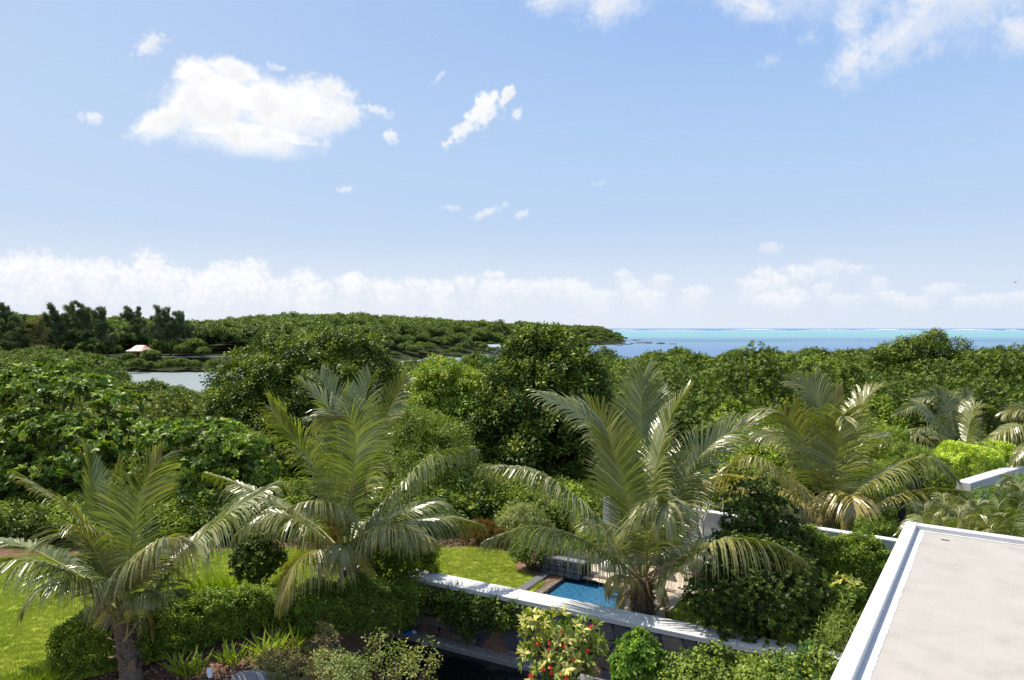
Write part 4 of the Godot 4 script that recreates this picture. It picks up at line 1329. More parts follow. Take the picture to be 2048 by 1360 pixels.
	f = [
		[[Vector3(3.43, 0.94, -18.3), Vector3(3.59, 2.92, -19.2), Vector3(3.69, 4.8, -19.8), Vector3(3.78, 6.12, -20.1)], 1.15, 0.2, 0.05, 0.1],
		[[Vector3(3.41, 0.94, -18.3), Vector3(3.2, 2.67, -18.9), Vector3(2.82, 4.09, -19.2), Vector3(1.88, 5.11, -19.3), Vector3(0.84, 5.64, -19.3)], 0.9, 0.45, 0.12, 0.4],
		[[Vector3(3.37, 1.02, -18.1), Vector3(2.86, 3.11, -17.2), Vector3(2.49, 4.42, -16.8), Vector3(2.15, 5.3, -16.5), Vector3(1.83, 5.66, -16.3)], 0.95, 0.25, 0.12, -0.2],
		[[Vector3(3.46, 0.94, -18.3), Vector3(3.75, 2.91, -18.8), Vector3(4.1, 4.33, -19), Vector3(4.41, 5.17, -19), Vector3(4.78, 5.75, -19)], 0.85, 0.35, 0.1, -0.8],
		[[Vector3(3.48, 0.91, -18.4), Vector3(3.84, 3.1, -19.8), Vector3(4.12, 4.72, -20.4), Vector3(4.37, 5.58, -20.8)], 0.8, 0.15, 0.05, 0.6],
		[[Vector3(3.53, 0.91, -18.4), Vector3(4.2, 2.31, -18.7), Vector3(4.81, 3.56, -18.9), Vector3(5.57, 4.38, -19), Vector3(6.59, 4.96, -19)], 0.9, 0.4, 0.2, 0.5],
		[[Vector3(3.34, 0.98, -18.2), Vector3(2.64, 2.03, -17.9), Vector3(1.62, 3.15, -17.6), Vector3(0.59, 3.92, -17.4), Vector3(-0.58, 4.13, -17.2)], 0.95, 0.85, 0.18, 0.1],
		[[Vector3(3.33, 0.95, -18), Vector3(2.56, 1.65, -17.7), Vector3(1.6, 2.26, -17.4), Vector3(0.49, 2.58, -17.2), Vector3(-0.53, 2.33, -17)], 0.95, 0.8, 0.3, 0.1],
		[[Vector3(3.52, 0.92, -18.1), Vector3(3.39, 2.15, -17.2), Vector3(3.52, 3.1, -16.5), Vector3(3.61, 3.52, -16), Vector3(3.42, 3.24, -15.5)], 1.05, 0.9, 0.28, 0.0],
		[[Vector3(3.55, 0.9, -18), Vector3(4.1, 1.55, -17.2), Vector3(4.71, 2.35, -16.5), Vector3(5.32, 2.64, -16), Vector3(5.92, 2.62, -15.7), Vector3(6.44, 2.36, -15.5)], 1.0, 0.85, 0.38, -0.1],
		[[Vector3(3.56, 0.94, -18.3), Vector3(4.12, 1.08, -18.8), Vector3(4.98, 1.28, -19.3), Vector3(6, 1.62, -19.7)], 0.6, 0.45, 0.05, 0.3],
		[[Vector3(3.53, 0.91, -18.4), Vector3(4.04, 1.47, -19.4), Vector3(4.7, 2.51, -20.2), Vector3(4.82, 3.29, -20.5)], 0.8, 0.35, 0.3, 0.3],
		[[Vector3(3.55, 0.91, -18.4), Vector3(4.16, 1.91, -19), Vector3(4.89, 3.19, -19.4), Vector3(5.18, 3.44, -19.5), Vector3(5.32, 2.71, -19.6)], 0.7, 0.8, 0.08, 0.0],
		[[Vector3(3.36, 0.89, -18.3), Vector3(3.04, 1.32, -19.2), Vector3(2.6, 1.75, -19.9), Vector3(1.99, 1.89, -20.4)], 0.8, 0.6, 0.1, 0.2],
		[[Vector3(3.23, 0.89, -17.9), Vector3(2.85, 1.27, -17.4), Vector3(2.52, 1.28, -17.1), Vector3(2.37, 0.94, -17)], 0.4, 0.8, 0.9, 0.0],
		[[Vector3(3.42, 0.91, -18.4), Vector3(3.46, 2.22, -19.8), Vector3(3.2, 3.61, -20.6), Vector3(2.62, 4.64, -21)], 0.85, 0.3, 0.08, 0.3],
	]
	for q in f: frond(p, q[0], float(q[1]) * 1.32, q[2], q[3], q[4], 0.16, 140)
	var dry := Buf.new()
	for k in 160:
		var a := rng.randf() * TAU
		var o := Vector3(cos(a), 0, sin(a))
		var s := Vector3(0, rf(0.5, 1.25), 0) + o * rf(0.2, 0.34)
		var e := s + o * rf(0.05, 0.3) + Vector3.DOWN * rf(0.15, 0.6)
		var w := o.cross(Vector3.UP) * rf(0.006, 0.016)
		dry.quad(s - w, s + w, e + w * 0.3, e - w * 0.3, Color(0.30, 0.19, 0.09).lerp(Color(0.42, 0.27, 0.12), rng.randf()))
	part("dry_fibre", dry.mesh(), M.rib, p, "stuff")
	old_fronds(p, Vector3(3.42, 0.88, -18.2), [2.7, 0.6], 0.8)
	# fourth, beyond the white wall
	p = thing("coconut_palm", "coconut palm with yellowing lower fronds behind the white wall, right of the pool palm", "palm", Vector3(11.58, 0, -24.88), 0.0, grp)
	palm_trunk(p, [p.position + Vector3.DOWN * 0.2, Vector3(11.56, 0.4, -25), Vector3(11.49, 0.8, -25)], 0.24)
	f = [
		[[Vector3(11.49, 0.83, -25), Vector3(10.75, 2.44, -24.6), Vector3(10.07, 3.78, -24.3), Vector3(9.28, 4.62, -24), Vector3(8.42, 4.32, -23.8)], 1.15, 0.4, 0.15, 0.3],
		[[Vector3(11.56, 0.83, -25), Vector3(11.13, 2.65, -23.9), Vector3(10.99, 3.95, -23.2), Vector3(10.81, 4.62, -22.7), Vector3(10.67, 4.59, -22.2)], 1.25, 0.4, 0.12, 0.0],
		[[Vector3(11.57, 0.81, -25.1), Vector3(12.02, 2.62, -26.2), Vector3(11.99, 4.28, -26.8), Vector3(11.48, 5.15, -27), Vector3(10.96, 5.44, -27.1)], 1.0, 0.35, 0.1, 0.4],
		[[Vector3(11.65, 0.78, -25.2), Vector3(12.28, 2.84, -26.6), Vector3(12.29, 4.45, -27.3), Vector3(12.03, 5.56, -27.6)], 0.9, 0.2, 0.1, 0.1],
		[[Vector3(11.66, 0.78, -25.2), Vector3(12.29, 2.87, -26.4), Vector3(12.63, 4.27, -26.9), Vector3(12.77, 5.26, -27.1)], 0.4, 0.1, 0.6, 0.3],
		[[Vector3(11.64, 0.81, -25.1), Vector3(12.31, 2.73, -25.6), Vector3(12.89, 4.4, -25.8), Vector3(13.24, 5.05, -25.8), Vector3(13.67, 5.33, -25.8)], 0.9, 0.35, 0.2, -0.5],
		[[Vector3(11.66, 0.83, -25), Vector3(12.45, 1.83, -24.6), Vector3(13.5, 2.7, -24.3), Vector3(14.45, 3.03, -24), Vector3(15.29, 2.34, -23.8)], 1.1, 0.8, 0.2, 0.1],
		[[Vector3(11.45, 0.76, -25), Vector3(10.35, 1.69, -24.6), Vector3(9.28, 2.57, -24.3), Vector3(8.17, 3.1, -24), Vector3(7.21, 2.64, -23.8)], 0.95, 0.85, 0.4, 0.1],
		[[Vector3(11.51, 0.64, -25.2), Vector3(10.49, 1.31, -25.6), Vector3(9.17, 1.81, -25.9), Vector3(8.02, 1.99, -26.1), Vector3(7.11, 1.6, -26.2)], 1.0, 0.95, 0.75, 0.0],
		[[Vector3(11.5, 0.68, -24.8), Vector3(11.29, 1.48, -23.8), Vector3(11.23, 1.97, -23), Vector3(11.06, 1.9, -22.4), Vector3(10.89, 1.36, -22.1)], 1.2, 0.7, 0.75, 0.0],
		[[Vector3(11.57, 0.54, -24.8), Vector3(12.26, 1.05, -24.2), Vector3(13.03, 1.68, -23.8), Vector3(14.04, 2.1, -23.4), Vector3(15.13, 2.1, -23)], 1.0, 0.95, 0.3, 0.0],
		[[Vector3(11.33, 0.68, -24.8), Vector3(10.58, 1.25, -24.2), Vector3(9.82, 1.48, -23.8), Vector3(9.07, 1.26, -23.4)], 0.9, 0.8, 0.6, 0.0],
		[[Vector3(11.58, 0.78, -25.2), Vector3(11.03, 2.24, -25.9), Vector3(10.36, 3.34, -26.2), Vector3(9.41, 3.46, -26.4)], 1.0, 0.6, 0.2, 0.1],
		[[Vector3(11.65, 0.78, -25.2), Vector3(12.7, 2, -26.4), Vector3(13.83, 3.03, -27.2), Vector3(14.99, 3.26, -27.7)], 1.0, 0.5, 0.15, 0.0],
		[[Vector3(11.44, 0.58, -24.9), Vector3(10.83, 0.8, -25.4), Vector3(10.14, 0.62, -25.8), Vector3(9.79, 0.21, -26)], 0.8, 0.8, 0.5, 0.0],
	]
	for q in f: frond(p, q[0], float(q[1]) * 1.3, q[2], float(q[3]) + 0.15, q[4], 0.18, 120, 0.044)
	old_fronds(p, Vector3(11.49, 0.8, -25), [1.2, 2.4, 0.3], 1.0)
	# fifth, farther to the right
	p = thing("coconut_palm", "slender coconut palm farther back at the right, before the dome-shaped tree", "palm", Vector3(22.53, 0, -34.52), 0.0, grp)
	palm_trunk(p, [p.position + Vector3.DOWN * 0.2, Vector3(22.44, 0.33, -34.5), Vector3(22.38, 0.75, -34.5)], 0.17)
	f = [
		[[Vector3(22.4, 0.69, -34.5), Vector3(22.26, 1.77, -34.9), Vector3(21.41, 2.8, -35.1), Vector3(20.44, 3.58, -35.1), Vector3(19.42, 3.2, -35)], 0.95, 0.55, 0.25, 0.2],
		[[Vector3(22.4, 0.69, -34.5), Vector3(22.6, 1.92, -35.2), Vector3(22.4, 3.23, -35.6), Vector3(21.92, 3.99, -35.8), Vector3(20.74, 3.95, -35.8)], 0.95, 0.5, 0.2, 0.2],
		[[Vector3(22.42, 0.69, -34.5), Vector3(22.98, 2.46, -35.5), Vector3(22.74, 3.68, -36), Vector3(22.12, 4.31, -36.2)], 0.9, 0.3, 0.1, 0.3],
		[[Vector3(22.46, 0.69, -34.5), Vector3(22.74, 2.2, -34.6), Vector3(23.1, 3.54, -34.6), Vector3(23.99, 3.46, -34.5)], 1.1, 0.4, 0.15, -0.2],
		[[Vector3(22.32, 0.62, -34.4), Vector3(21.16, 1.84, -33.9), Vector3(19.98, 2.65, -33.5), Vector3(18.88, 2.6, -33.2)], 0.95, 0.7, 0.3, 0.1],
		[[Vector3(22.36, 0.6, -34.5), Vector3(21.59, 1.38, -34.9), Vector3(20.51, 2.11, -35.2), Vector3(18.97, 2.03, -35.4)], 0.9, 0.7, 0.35, 0.1],
		[[Vector3(22.3, 0.57, -34.4), Vector3(20.94, 1.45, -34), Vector3(19.17, 1.97, -33.7), Vector3(17.21, 1.92, -33.4)], 0.9, 0.85, 0.3, 0.1],
		[[Vector3(22.23, 0.54, -34.3), Vector3(21.09, 1.5, -33.2), Vector3(20.31, 1.82, -32.4), Vector3(19.3, 1.2, -31.9)], 0.9, 0.8, 0.2, 0.0],
		[[Vector3(22.56, 0.58, -34.6), Vector3(23.76, 1.2, -35.4), Vector3(24.95, 1.39, -36), Vector3(25.67, 0.74, -36.3)], 0.9, 0.7, 0.2, 0.0],
		[[Vector3(22.52, 0.67, -34.6), Vector3(23.42, 2.41, -35.8), Vector3(23.7, 3.43, -36.4), Vector3(24.09, 4.11, -36.7)], 0.9, 0.3, 0.1, 0.2],
		[[Vector3(22.2, 0.45, -34.3), Vector3(21.26, 0.87, -33.6), Vector3(20.31, 0.88, -33.1), Vector3(19.58, 0.39, -32.8)], 0.8, 0.8, 0.3, 0.0],
	]
	for q in f: frond(p, q[0], q[1], q[2], q[3], q[4], 0.18, 100, 0.046)
	# sixth, its crown beyond the right edge
	p = thing("coconut_palm", "coconut palm cut off by the right edge, pale fronds reaching in over the lime hedge", "palm", Vector3(25.02, 0, -31.67), 0.0, grp)
	palm_trunk(p, [p.position + Vector3.DOWN * 0.2, Vector3(24.3, 1.17, -31), Vector3(24.15, 1.95, -31)], 0.18)
	f = [
		[[Vector3(24.14, 1.98, -31), Vector3(22.93, 3.14, -31), Vector3(21.93, 3.04, -30.8), Vector3(21.02, 2.46, -30.7), Vector3(20.58, 1.97, -30.6)], 1.2, 0.8, 0.4, 0.1],
		[[Vector3(24.14, 1.98, -31), Vector3(23.82, 3.2, -31.5), Vector3(23.35, 3.78, -31.7), Vector3(22.59, 3.6, -31.8)], 1.1, 0.6, 0.4, 0.1],
		[[Vector3(24.14, 1.98, -31), Vector3(24.68, 3.55, -31.5), Vector3(24.65, 4.57, -31.7), Vector3(24.19, 5.26, -31.8)], 1.0, 0.4, 0.1, 0.1],
		[[Vector3(24.18, 1.98, -31), Vector3(24.98, 3.1, -31), Vector3(25.83, 3.44, -31), Vector3(26.69, 2.75, -31)], 1.0, 0.6, 0.1, 0.1],
		[[Vector3(23.99, 1.93, -30.8), Vector3(22.86, 2.57, -30), Vector3(21.76, 2.51, -29.4), Vector3(20.99, 1.94, -29)], 1.0, 0.8, 0.3, 0.1],
	]
	for q in f: frond(p, q[0], q[1], q[2], q[3], q[4], 0.18, 100, 0.048)
	# feathery clump of areca palms by the villa roof
	f = [
		[[Vector3(11.36, 1.8, -18.4), Vector3(10.83, 2.42, -18.2), Vector3(10.85, 2.8, -18), Vector3(11.04, 2.94, -17.9), Vector3(11.24, 2.8, -17.8)], 0.42, 0.5, 0.3, 0.2],
		[[Vector3(12.11, 1.87, -18), Vector3(11.96, 2.7, -17.9), Vector3(12.01, 3, -17.8), Vector3(12.14, 3.04, -17.7), Vector3(12.27, 2.85, -17.6)], 0.45, 0.5, 0.2, 0.2],
		[[Vector3(12.26, 2.18, -17.4), Vector3(12.15, 2.86, -17.3), Vector3(12.22, 3.15, -17.3), Vector3(12.39, 3.34, -17.2), Vector3(12.74, 3.27, -17.2)], 0.5, 0.5, 0.1, 0.1],
		[[Vector3(11.8, 2.14, -17.3), Vector3(11.71, 2.53, -17.1), Vector3(11.71, 2.82, -17), Vector3(11.78, 2.96, -16.9), Vector3(11.94, 2.88, -16.8)], 0.45, 0.5, 0.25, 0.1],
		[[Vector3(11.72, 2.26, -16.9), Vector3(11.76, 2.55, -16.8), Vector3(11.94, 2.81, -16.7), Vector3(12.14, 2.99, -16.6), Vector3(12.35, 2.96, -16.5)], 0.5, 0.6, 0.3, 0.1],
		[[Vector3(11.79, 1.84, -18.2), Vector3(11.77, 2.34, -18.3), Vector3(11.91, 2.62, -18.4), Vector3(12.18, 2.74, -18.5)], 0.42, 0.4, 0.2, 0.2],
		[[Vector3(12.64, 2.06, -17.8), Vector3(12.94, 2.8, -18.1), Vector3(13.16, 3.33, -18.2), Vector3(13.35, 3.43, -18.2), Vector3(13.56, 3.22, -18.2)], 0.55, 0.4, 0.15, 0.1],
		[[Vector3(12.74, 2.12, -17.6), Vector3(13.19, 3, -17.9), Vector3(13.18, 3.5, -18.1), Vector3(13.1, 3.63, -18.2), Vector3(12.88, 3.5, -18.2)], 0.55, 0.4, 0.15, 0.1],
		[[Vector3(11.97, 1.87, -18.1), Vector3(12.26, 2.44, -18.5), Vector3(12.35, 2.77, -18.8), Vector3(12.18, 2.9, -18.9), Vector3(12.03, 2.77, -19)], 0.45, 0.5, 0.45, 0.1],
		[[Vector3(11.75, 1.74, -18.5), Vector3(11.72, 2.17, -18.7), Vector3(11.52, 2.33, -18.8), Vector3(11.3, 2.22, -18.9)], 0.45, 0.5, 0.3, 0.1],
		[[Vector3(12.04, 1.95, -17.9), Vector3(11.91, 2.49, -17.6), Vector3(11.7, 2.78, -17.4), Vector3(11.42, 2.84, -17.2)], 0.4, 0.4, 0.2, 0.1],
		[[Vector3(12.35, 2.22, -17.2), Vector3(12.34, 2.89, -17), Vector3(12.43, 3.11, -16.9), Vector3(12.61, 3.13, -16.8)], 0.5, 0.5, 0.15, 0.1],
	]
	var k := 0
	for s in [[Vector3(13.04, 0, -20.82), [0, 5, 8, 9], "feathery areca palm nearest the corner of the villa roof"], [Vector3(13.82, 0, -20.4), [1, 3, 10], "middle areca palm behind the villa roof edge"], [Vector3(14.36, 0, -20.12), [2, 4, 6, 7, 11], "areca palm at the right edge in front of the white planter wall"]]:
		p = thing("areca_palm", s[2], "palm", s[0], 0.0, "areca palms behind the villa roof")
		for w in 3:
			var at: Vector3 = s[0]
			var b := Buf.new()
			b.tube([Vector3(rf(-0.2, 0.2), -0.1, rf(-0.2, 0.2)), Vector3(rf(-0.25, 0.25), 0.9, rf(-0.25, 0.25))], [0.05, 0.035], 7, Color(0.30, 0.32, 0.10))
			part("cane", b.mesh(), M.rib, p)
		for j in 6:
			var a := j * 1.05 + rf(-0.3, 0.3)
			var o := Vector3(cos(a), 0, sin(a))
			var b0: Vector3 = s[0]
			var up := rf(1.3, 2.1)
			frond(p, [b0 + Vector3.UP * 0.7, b0 + o * 0.35 + Vector3.UP * up, b0 + o * 0.95 + Vector3.UP * (up + 0.25), b0 + o * 1.6 + Vector3.UP * (up - 0.25)], 0.42, 0.5, rf(0.0, 0.4), rf(-0.2, 0.2), 0.25, 70, 0.03)
		for j in s[1]:
			var q: Array = f[j]
			var pts: Array = q[0].duplicate()
			pts[0] = (pts[0] as Vector3).lerp((s[0] as Vector3) + Vector3.UP * 0.8, 0.6)
			frond(p, pts, q[1], q[2], q[3], q[4], 0.25, 90, 0.03)

func build_hedges() -> void:
	hedge("long loose green hedge along the lawn behind the leftmost palm", [Vector3(-9.67, 0, -15.08), Vector3(-8.24, 0, -15.7), Vector3(-7.43, 0, -16.43), Vector3(-6.69, 0, -16.97), Vector3(-5.96, 0, -17.73)], 0.95, 0.98, T.hedge_lit, 260.0, 0.1)
	hedge("dark green hedge left of the basalt wall, below the second palm", [Vector3(-5.21, 0, -16.94), Vector3(-4.04, 0, -17.23), Vector3(-2.82, 0, -17.4)], 1.1, 1.0, T.hedge, 260.0, 0.09)
	hedge("dense box hedge on the lawn just right of the second palm", [Vector3(-4.25, 0, -19.81), Vector3(-2.69, 0, -19.97)], 1.5, 1.35, T.hedge, 240.0, 0.09)
	hedge("tall clipped hedge in front of the white wall, left of the villa roof", [Vector3(7.64, 0, -18.8), Vector3(8.82, 0, -18.01), Vector3(10.3, 0, -17)], 0.8, 1.8, T.hedge_lit, 260.0, 0.07)
	shrub("shrub", "big dark round shrub on the lawn behind the right end of the coping", Vector3(6.21, 0, -16.94), [[Vector3(5.97, 1.21, -16.3), 1.41], [Vector3(5.05, 1.04, -16), 0.86], [Vector3(6.63, 1.12, -16), 0.71], [Vector3(5.56, 1.73, -16.5), 0.85], [Vector3(6.4, 1.61, -16.5), 0.69], [Vector3(4.59, 1.27, -16), 0.52], [Vector3(6.85, 0.78, -15.6), 0.47], [Vector3(6.1, 0.81, -15.7), 0.79], [Vector3(5.1, 0.71, -15.8), 0.57]], T.dark, 3600)
	shrub("shrub", "upright dark shrub rising above the round one beside the bare frangipani", Vector3(6.98, 0, -19.44), [[Vector3(6.5, 1.77, -18.3), 0.82], [Vector3(6.29, 2.5, -18.3), 0.59], [Vector3(6.82, 2.57, -18.3), 0.59], [Vector3(6.22, 3.1, -18.3), 0.37], [Vector3(7.09, 1.9, -18.3), 0.72], [Vector3(5.9, 1.84, -18.3), 0.53], [Vector3(7.49, 1.51, -18.3), 0.59], [Vector3(6.69, 3.17, -18.3), 0.32]], T.dark, 2000)
	shrub("shrub", "yellow-edged pale shrub with red flowers by the basalt wall", Vector3(1.02, -0.4, -14.65), [[Vector3(1.02, 0.7, -14.6), 0.50], [Vector3(0.65, 1.02, -14.6), 0.34], [Vector3(1.44, 0.91, -14.6), 0.36], [Vector3(0.49, 1.21, -14.6), 0.23], [Vector3(0.91, 1.18, -14.6), 0.27], [Vector3(0.64, 0.58, -14.4), 0.37], [Vector3(1.37, 0.53, -14.4), 0.35], [Vector3(1.65, 1.07, -14.6), 0.19], [Vector3(1, 0.37, -14.3), 0.51], [Vector3(1.69, 0.74, -14.5), 0.19]], T.variegated, 330)
	var host := get_child(get_child_count() - 1)
	for at: Vector3 in [Vector3(1.03, 1.29, -14.15), Vector3(0.56, 1.05, -14.1), Vector3(0.76, 1.08, -14.05), Vector3(0.75, 0.97, -14), Vector3(0.62, 0.65, -13.85), Vector3(0.76, 0.71, -13.8), Vector3(0.8, 0.61, -13.75), Vector3(0.94, 0.6, -13.75), Vector3(0.37, 0.5, -13.9), Vector3(1.22, 0.82, -13.9), Vector3(1.62, 1.36, -14.2), Vector3(1.08, 0.54, -13.7), Vector3(1.54, 0.93, -14.05), Vector3(1.06, 1.06, -14)]:
		var b := Buf.new()
		for k in 9:
			var d := (rdir() + Vector3(0, 0.4, 0.5)).normalized()
			var s := d.cross(rdir()).normalized() * 0.022
			var o := rdir() * 0.022
			b.quad(o, o + d * 0.03 + s, o + d * 0.055, o + d * 0.03 - s, Color(0.62, 0.018, 0.03).lerp(Color(0.75, 0.04, 0.06), rng.randf()))
		part("flower", b.mesh(), M.petal, host).position = at - host.position
	shrub("shrub", "small bright green round shrub in front of the basalt wall, right of the red flowers", Vector3(2.7, -0.4, -14.75), [[Vector3(2.51, 0.97, -13.8), 0.34], [Vector3(2.36, 0.77, -13.7), 0.32], [Vector3(2.69, 0.77, -13.7), 0.32], [Vector3(2.54, 1.22, -13.8), 0.18], [Vector3(2.45, 0.59, -13.6), 0.35]], T.bright, 520)
	shrub("shrub", "tangled vine shrub against the wall left of centre at the bottom right", Vector3(3.84, -0.4, -14.27), [[Vector3(3.36, 0.89, -13.2), 0.30], [Vector3(3.74, 0.94, -13.2), 0.32], [Vector3(3.52, 0.73, -12.9), 0.46], [Vector3(3.05, 0.69, -12.9), 0.28], [Vector3(4.03, 0.78, -12.9), 0.37], [Vector3(3.98, 1.16, -13.3), 0.17], [Vector3(4.32, 0.94, -13.2), 0.23]], T.vine, 760)
	shrub("shrub", "leafy dark green shrub overgrowing the coping beside the villa roof", Vector3(5.61, -0.4, -13.9), [[Vector3(4.51, 1.22, -12.3), 0.32], [Vector3(4.92, 1.28, -12.2), 0.33], [Vector3(5.32, 1.39, -12.2), 0.26], [Vector3(4.97, 1.23, -11.9), 0.47], [Vector3(4.32, 1.15, -12), 0.36], [Vector3(5.47, 1.56, -12.4), 0.18], [Vector3(4.75, 1.4, -12.5), 0.14], [Vector3(5.54, 1.36, -12), 0.22]], T.vine_dark, 820)
	shrub("shrub", "small shrub with large yellow-green leaves near the foot of the clipped hedge", Vector3(9.24, 0, -18.87), [[Vector3(8.2, 1.13, -16.9), 0.24], [Vector3(8, 1.02, -16.8), 0.17], [Vector3(8.32, 1.04, -16.8), 0.17]], T.variegated, 46)
	shrub("shrub", "pale green fine-leaved plant at the edge of the villa roof, on the lawn", Vector3(7.89, 0, -16.35), [[Vector3(6.99, 1.1, -14.6), 0.27], [Vector3(7.14, 1.3, -14.8), 0.19], [Vector3(6.63, 0.99, -14.2), 0.25]], T.feather, 60, "shrub", "", 0.5, 0.8)
	# loose plants of the front bed
	shrub("shrub", "sparse twiggy shrub with a few yellow leaves left of the pond", Vector3(-2.64, 0, -14.06), [[Vector3(-2.66, 1.02, -13.9), 0.30], [Vector3(-2.52, 0.71, -13.7), 0.39], [Vector3(-2.87, 0.77, -13.7), 0.30], [Vector3(-2.24, 0.82, -13.8), 0.26]], T.sparse, 95)
	shrub("shrub", "thin grey-green shrub leaning over the left edge of the pond", Vector3(-1.92, 0, -14.06), [[Vector3(-1.79, 0.77, -13.8), 0.26], [Vector3(-1.91, 0.67, -13.6), 0.33], [Vector3(-1.67, 0.97, -13.9), 0.12], [Vector3(-2.13, 0.67, -13.5), 0.25]], T.sparse, 95)
	shrub("shrub", "low silvery shrub below the dark hedge, left of the twiggy one", Vector3(-3.46, 0, -14.06), [[Vector3(-3.44, 0.61, -13.8), 0.32], [Vector3(-3.77, 0.72, -13.9), 0.22], [Vector3(-3.15, 0.62, -13.6), 0.29]], T.grey, 210)
	shrub("shrub", "dry pale twiggy plant with withered flowers before the dark hedge", Vector3(-4.06, 0, -15.03), [[Vector3(-4.17, 0.73, -15.3), 0.15], [Vector3(-4.01, 0.58, -15.2), 0.17], [Vector3(-4.23, 0.53, -15.2), 0.15]], T.bronze, 60)
	for k in 5:
		var at: Vector3 = [Vector3(-4.62, 0, -14.67), Vector3(-4.87, 0, -14.46), Vector3(-4.22, 0, -14.4), Vector3(-5.26, 0, -15.14), Vector3(-4.69, 0, -15.26)][k]
		shrub("groundcover_shrub", ["low bronze-leaved bush, the middle one of the bed by the grey boulder", "low bronze-leaved bush nearest the grey boulder", "low bronze-leaved bush at the right end of its group", "low bronze-leaved bush behind the grey boulder", "low bronze-leaved bush farthest back in the red bed"][k], at, [[at + Vector3(0, 0.14, 0), 0.34, 0.6], [at + Vector3(0.25, 0.1, 0.1), 0.22, 0.6]], T.bronze, 170, "shrub", "low bronze bushes in the front bed")
	for at: Vector3 in [Vector3(-6.34, 0, -15.37), Vector3(-6.12, 0, -15.28), Vector3(-5.82, 0, -15.39), Vector3(-5.42, 0, -15.44), Vector3(-5.14, 0, -15.37), Vector3(-5.7, 0, -15.85), Vector3(-5.39, 0, -16.02), Vector3(-5.1, 0, -16.14), Vector3(-5.66, 0, -16.35), Vector3(-5.33, 0, -16.94), Vector3(-6.73, 0, -14.88), Vector3(-6.96, 0, -14.79), Vector3(-7.24, 0, -14.92)]:
		var b := Buf.new()
		b.quads = true
		for k in 2: put_twig(b, T.lily, Vector3(rf(-0.03, 0.03), 0, rf(-0.03, 0.03)), (Vector3.UP + rdir() * 0.12).normalized(), rf(0.8, 1.3))
		var o := part("lily", b.mesh(), M.leaf)
		o.position = at
		tag(o, "strap-leaved lily plant in the red soil of the front bed", "lily", "lilies in the front bed")
	shrub("small_tree", "small dark glossy round tree on the lawn before the second palm", Vector3(-7.24, 0, -19.74), [[Vector3(-6.85, 1.27, -18.6), 0.56], [Vector3(-7.19, 1.14, -18.6), 0.37], [Vector3(-6.51, 1.14, -18.6), 0.37], [Vector3(-6.91, 1.61, -18.6), 0.37], [Vector3(-6.98, 0.87, -18.6), 0.32]], T.dark, 1000, "tree")
	for k in 4:
		var at: Vector3 = [Vector3(-8.27, 0, -19.08), Vector3(-7.77, 0, -18.87), Vector3(-8.75, 0, -19.22), Vector3(-7.51, 0, -19.08)][k]
		var b := Buf.new()
		b.quads = true
		for j in 7: put_twig(b, T.tall_grass, Vector3(rf(-0.35, 0.35), 0, rf(-0.2, 0.2)), (Vector3.UP + rdir() * 0.2).normalized(), rf(0.8, 1.2))
		var o := part("grass_clump", b.mesh(), M.leaf)
		o.position = at
		tag(o, "tall feathery yellow-green grass clump behind the long hedge", "grass clump", "tall grass clumps behind the hedge")
	var p := thing("fan_palm", "small dark fan palm behind the hedge, right of the leftmost trunk", "palm", Vector3(-9.21, 0, -18.46))
	for k in 9:
		var a := k * 2.4
		var out := Vector3(cos(a), 0, sin(a))
		var b := Buf.new()
		var hub := out * rf(0.15, 0.35) + Vector3.UP * rf(0.35, 0.7)
		for j in 13:
			var w := (j - 6) * 0.2
			var d := (out * cos(w) + out.cross(Vector3.UP) * sin(w) + Vector3.UP * rf(-0.35, 0.1)).normalized()
			var s := d.cross(Vector3.UP).normalized() * 0.022
			b.quad(hub, hub + d * 0.22 + s, hub + d * 0.5 + Vector3.DOWN * 0.1, hub + d * 0.22 - s, Color(0.035, 0.06, 0.02) * rf(0.8, 1.3))
		b.tube([Vector3.ZERO, hub], [0.012, 0.008], 4, Color(0.1, 0.12, 0.04))
		part("frond", b.mesh(), M.palm, p, "stuff")
	var clump := Buf.new()
	clump.quads = true
	for k in 26: put_twig(clump, T.tall_grass, Vector3(rf(-0.8, 0.8), 0, rf(-0.4, 0.4)), (Vector3.UP + rdir() * 0.5).normalized(), rf(0.5, 0.8))
	var gc := part("grass_clump", clump.mesh(), M.leaf)
	gc.position = Vector3(-10, 0, -14.01)
	tag(gc, "arching green grass clump in the bottom left corner", "grass clump")
	# far edge of the lawn
	shrub("shrub", "round grey-green shrub at the far edge of the lawn, left of the pool palm", Vector3(0.41, 0, -23.52), [[Vector3(0.46, 0.63, -24.5), 0.67], [Vector3(-0.07, 0.51, -24.3), 0.42], [Vector3(0.98, 0.39, -24.3), 0.45], [Vector3(0.45, 0.19, -24.2), 0.59]], T.grey, 1100)
	shrub("shrub", "rust-brown ornamental grass bush at the far edge of the lawn", Vector3(-0.95, 0, -23.42), [[Vector3(-1.03, 0.31, -24.2), 0.38], [Vector3(-0.68, 0.25, -24), 0.31], [Vector3(-1.38, 0.14, -24.2), 0.28]], T.russet, 260)
	shrub("shrub", "clipped round bush on a red bed beside the pool planter", Vector3(0.59, 0, -21.56), [[Vector3(0.72, 0.58, -21.6), 0.56], [Vector3(0.33, 0.49, -21.5), 0.34], [Vector3(1.16, 0.46, -21.6), 0.37]], T.hedge, 1200)
	shrub("shrub", "bright green flowering bush behind the pool planter", Vector3(2.61, 0, -22.4), [[Vector3(1.53, 0.17, -22), 0.28], [Vector3(1.86, 0.26, -22.2), 0.29], [Vector3(2.55, 0.51, -22.6), 0.42], [Vector3(2.94, 0.42, -22.5), 0.36], [Vector3(2.14, 0.29, -22.6), 0.33], [Vector3(3.52, 0.11, -23.6), 0.41]], T.bright, 420)
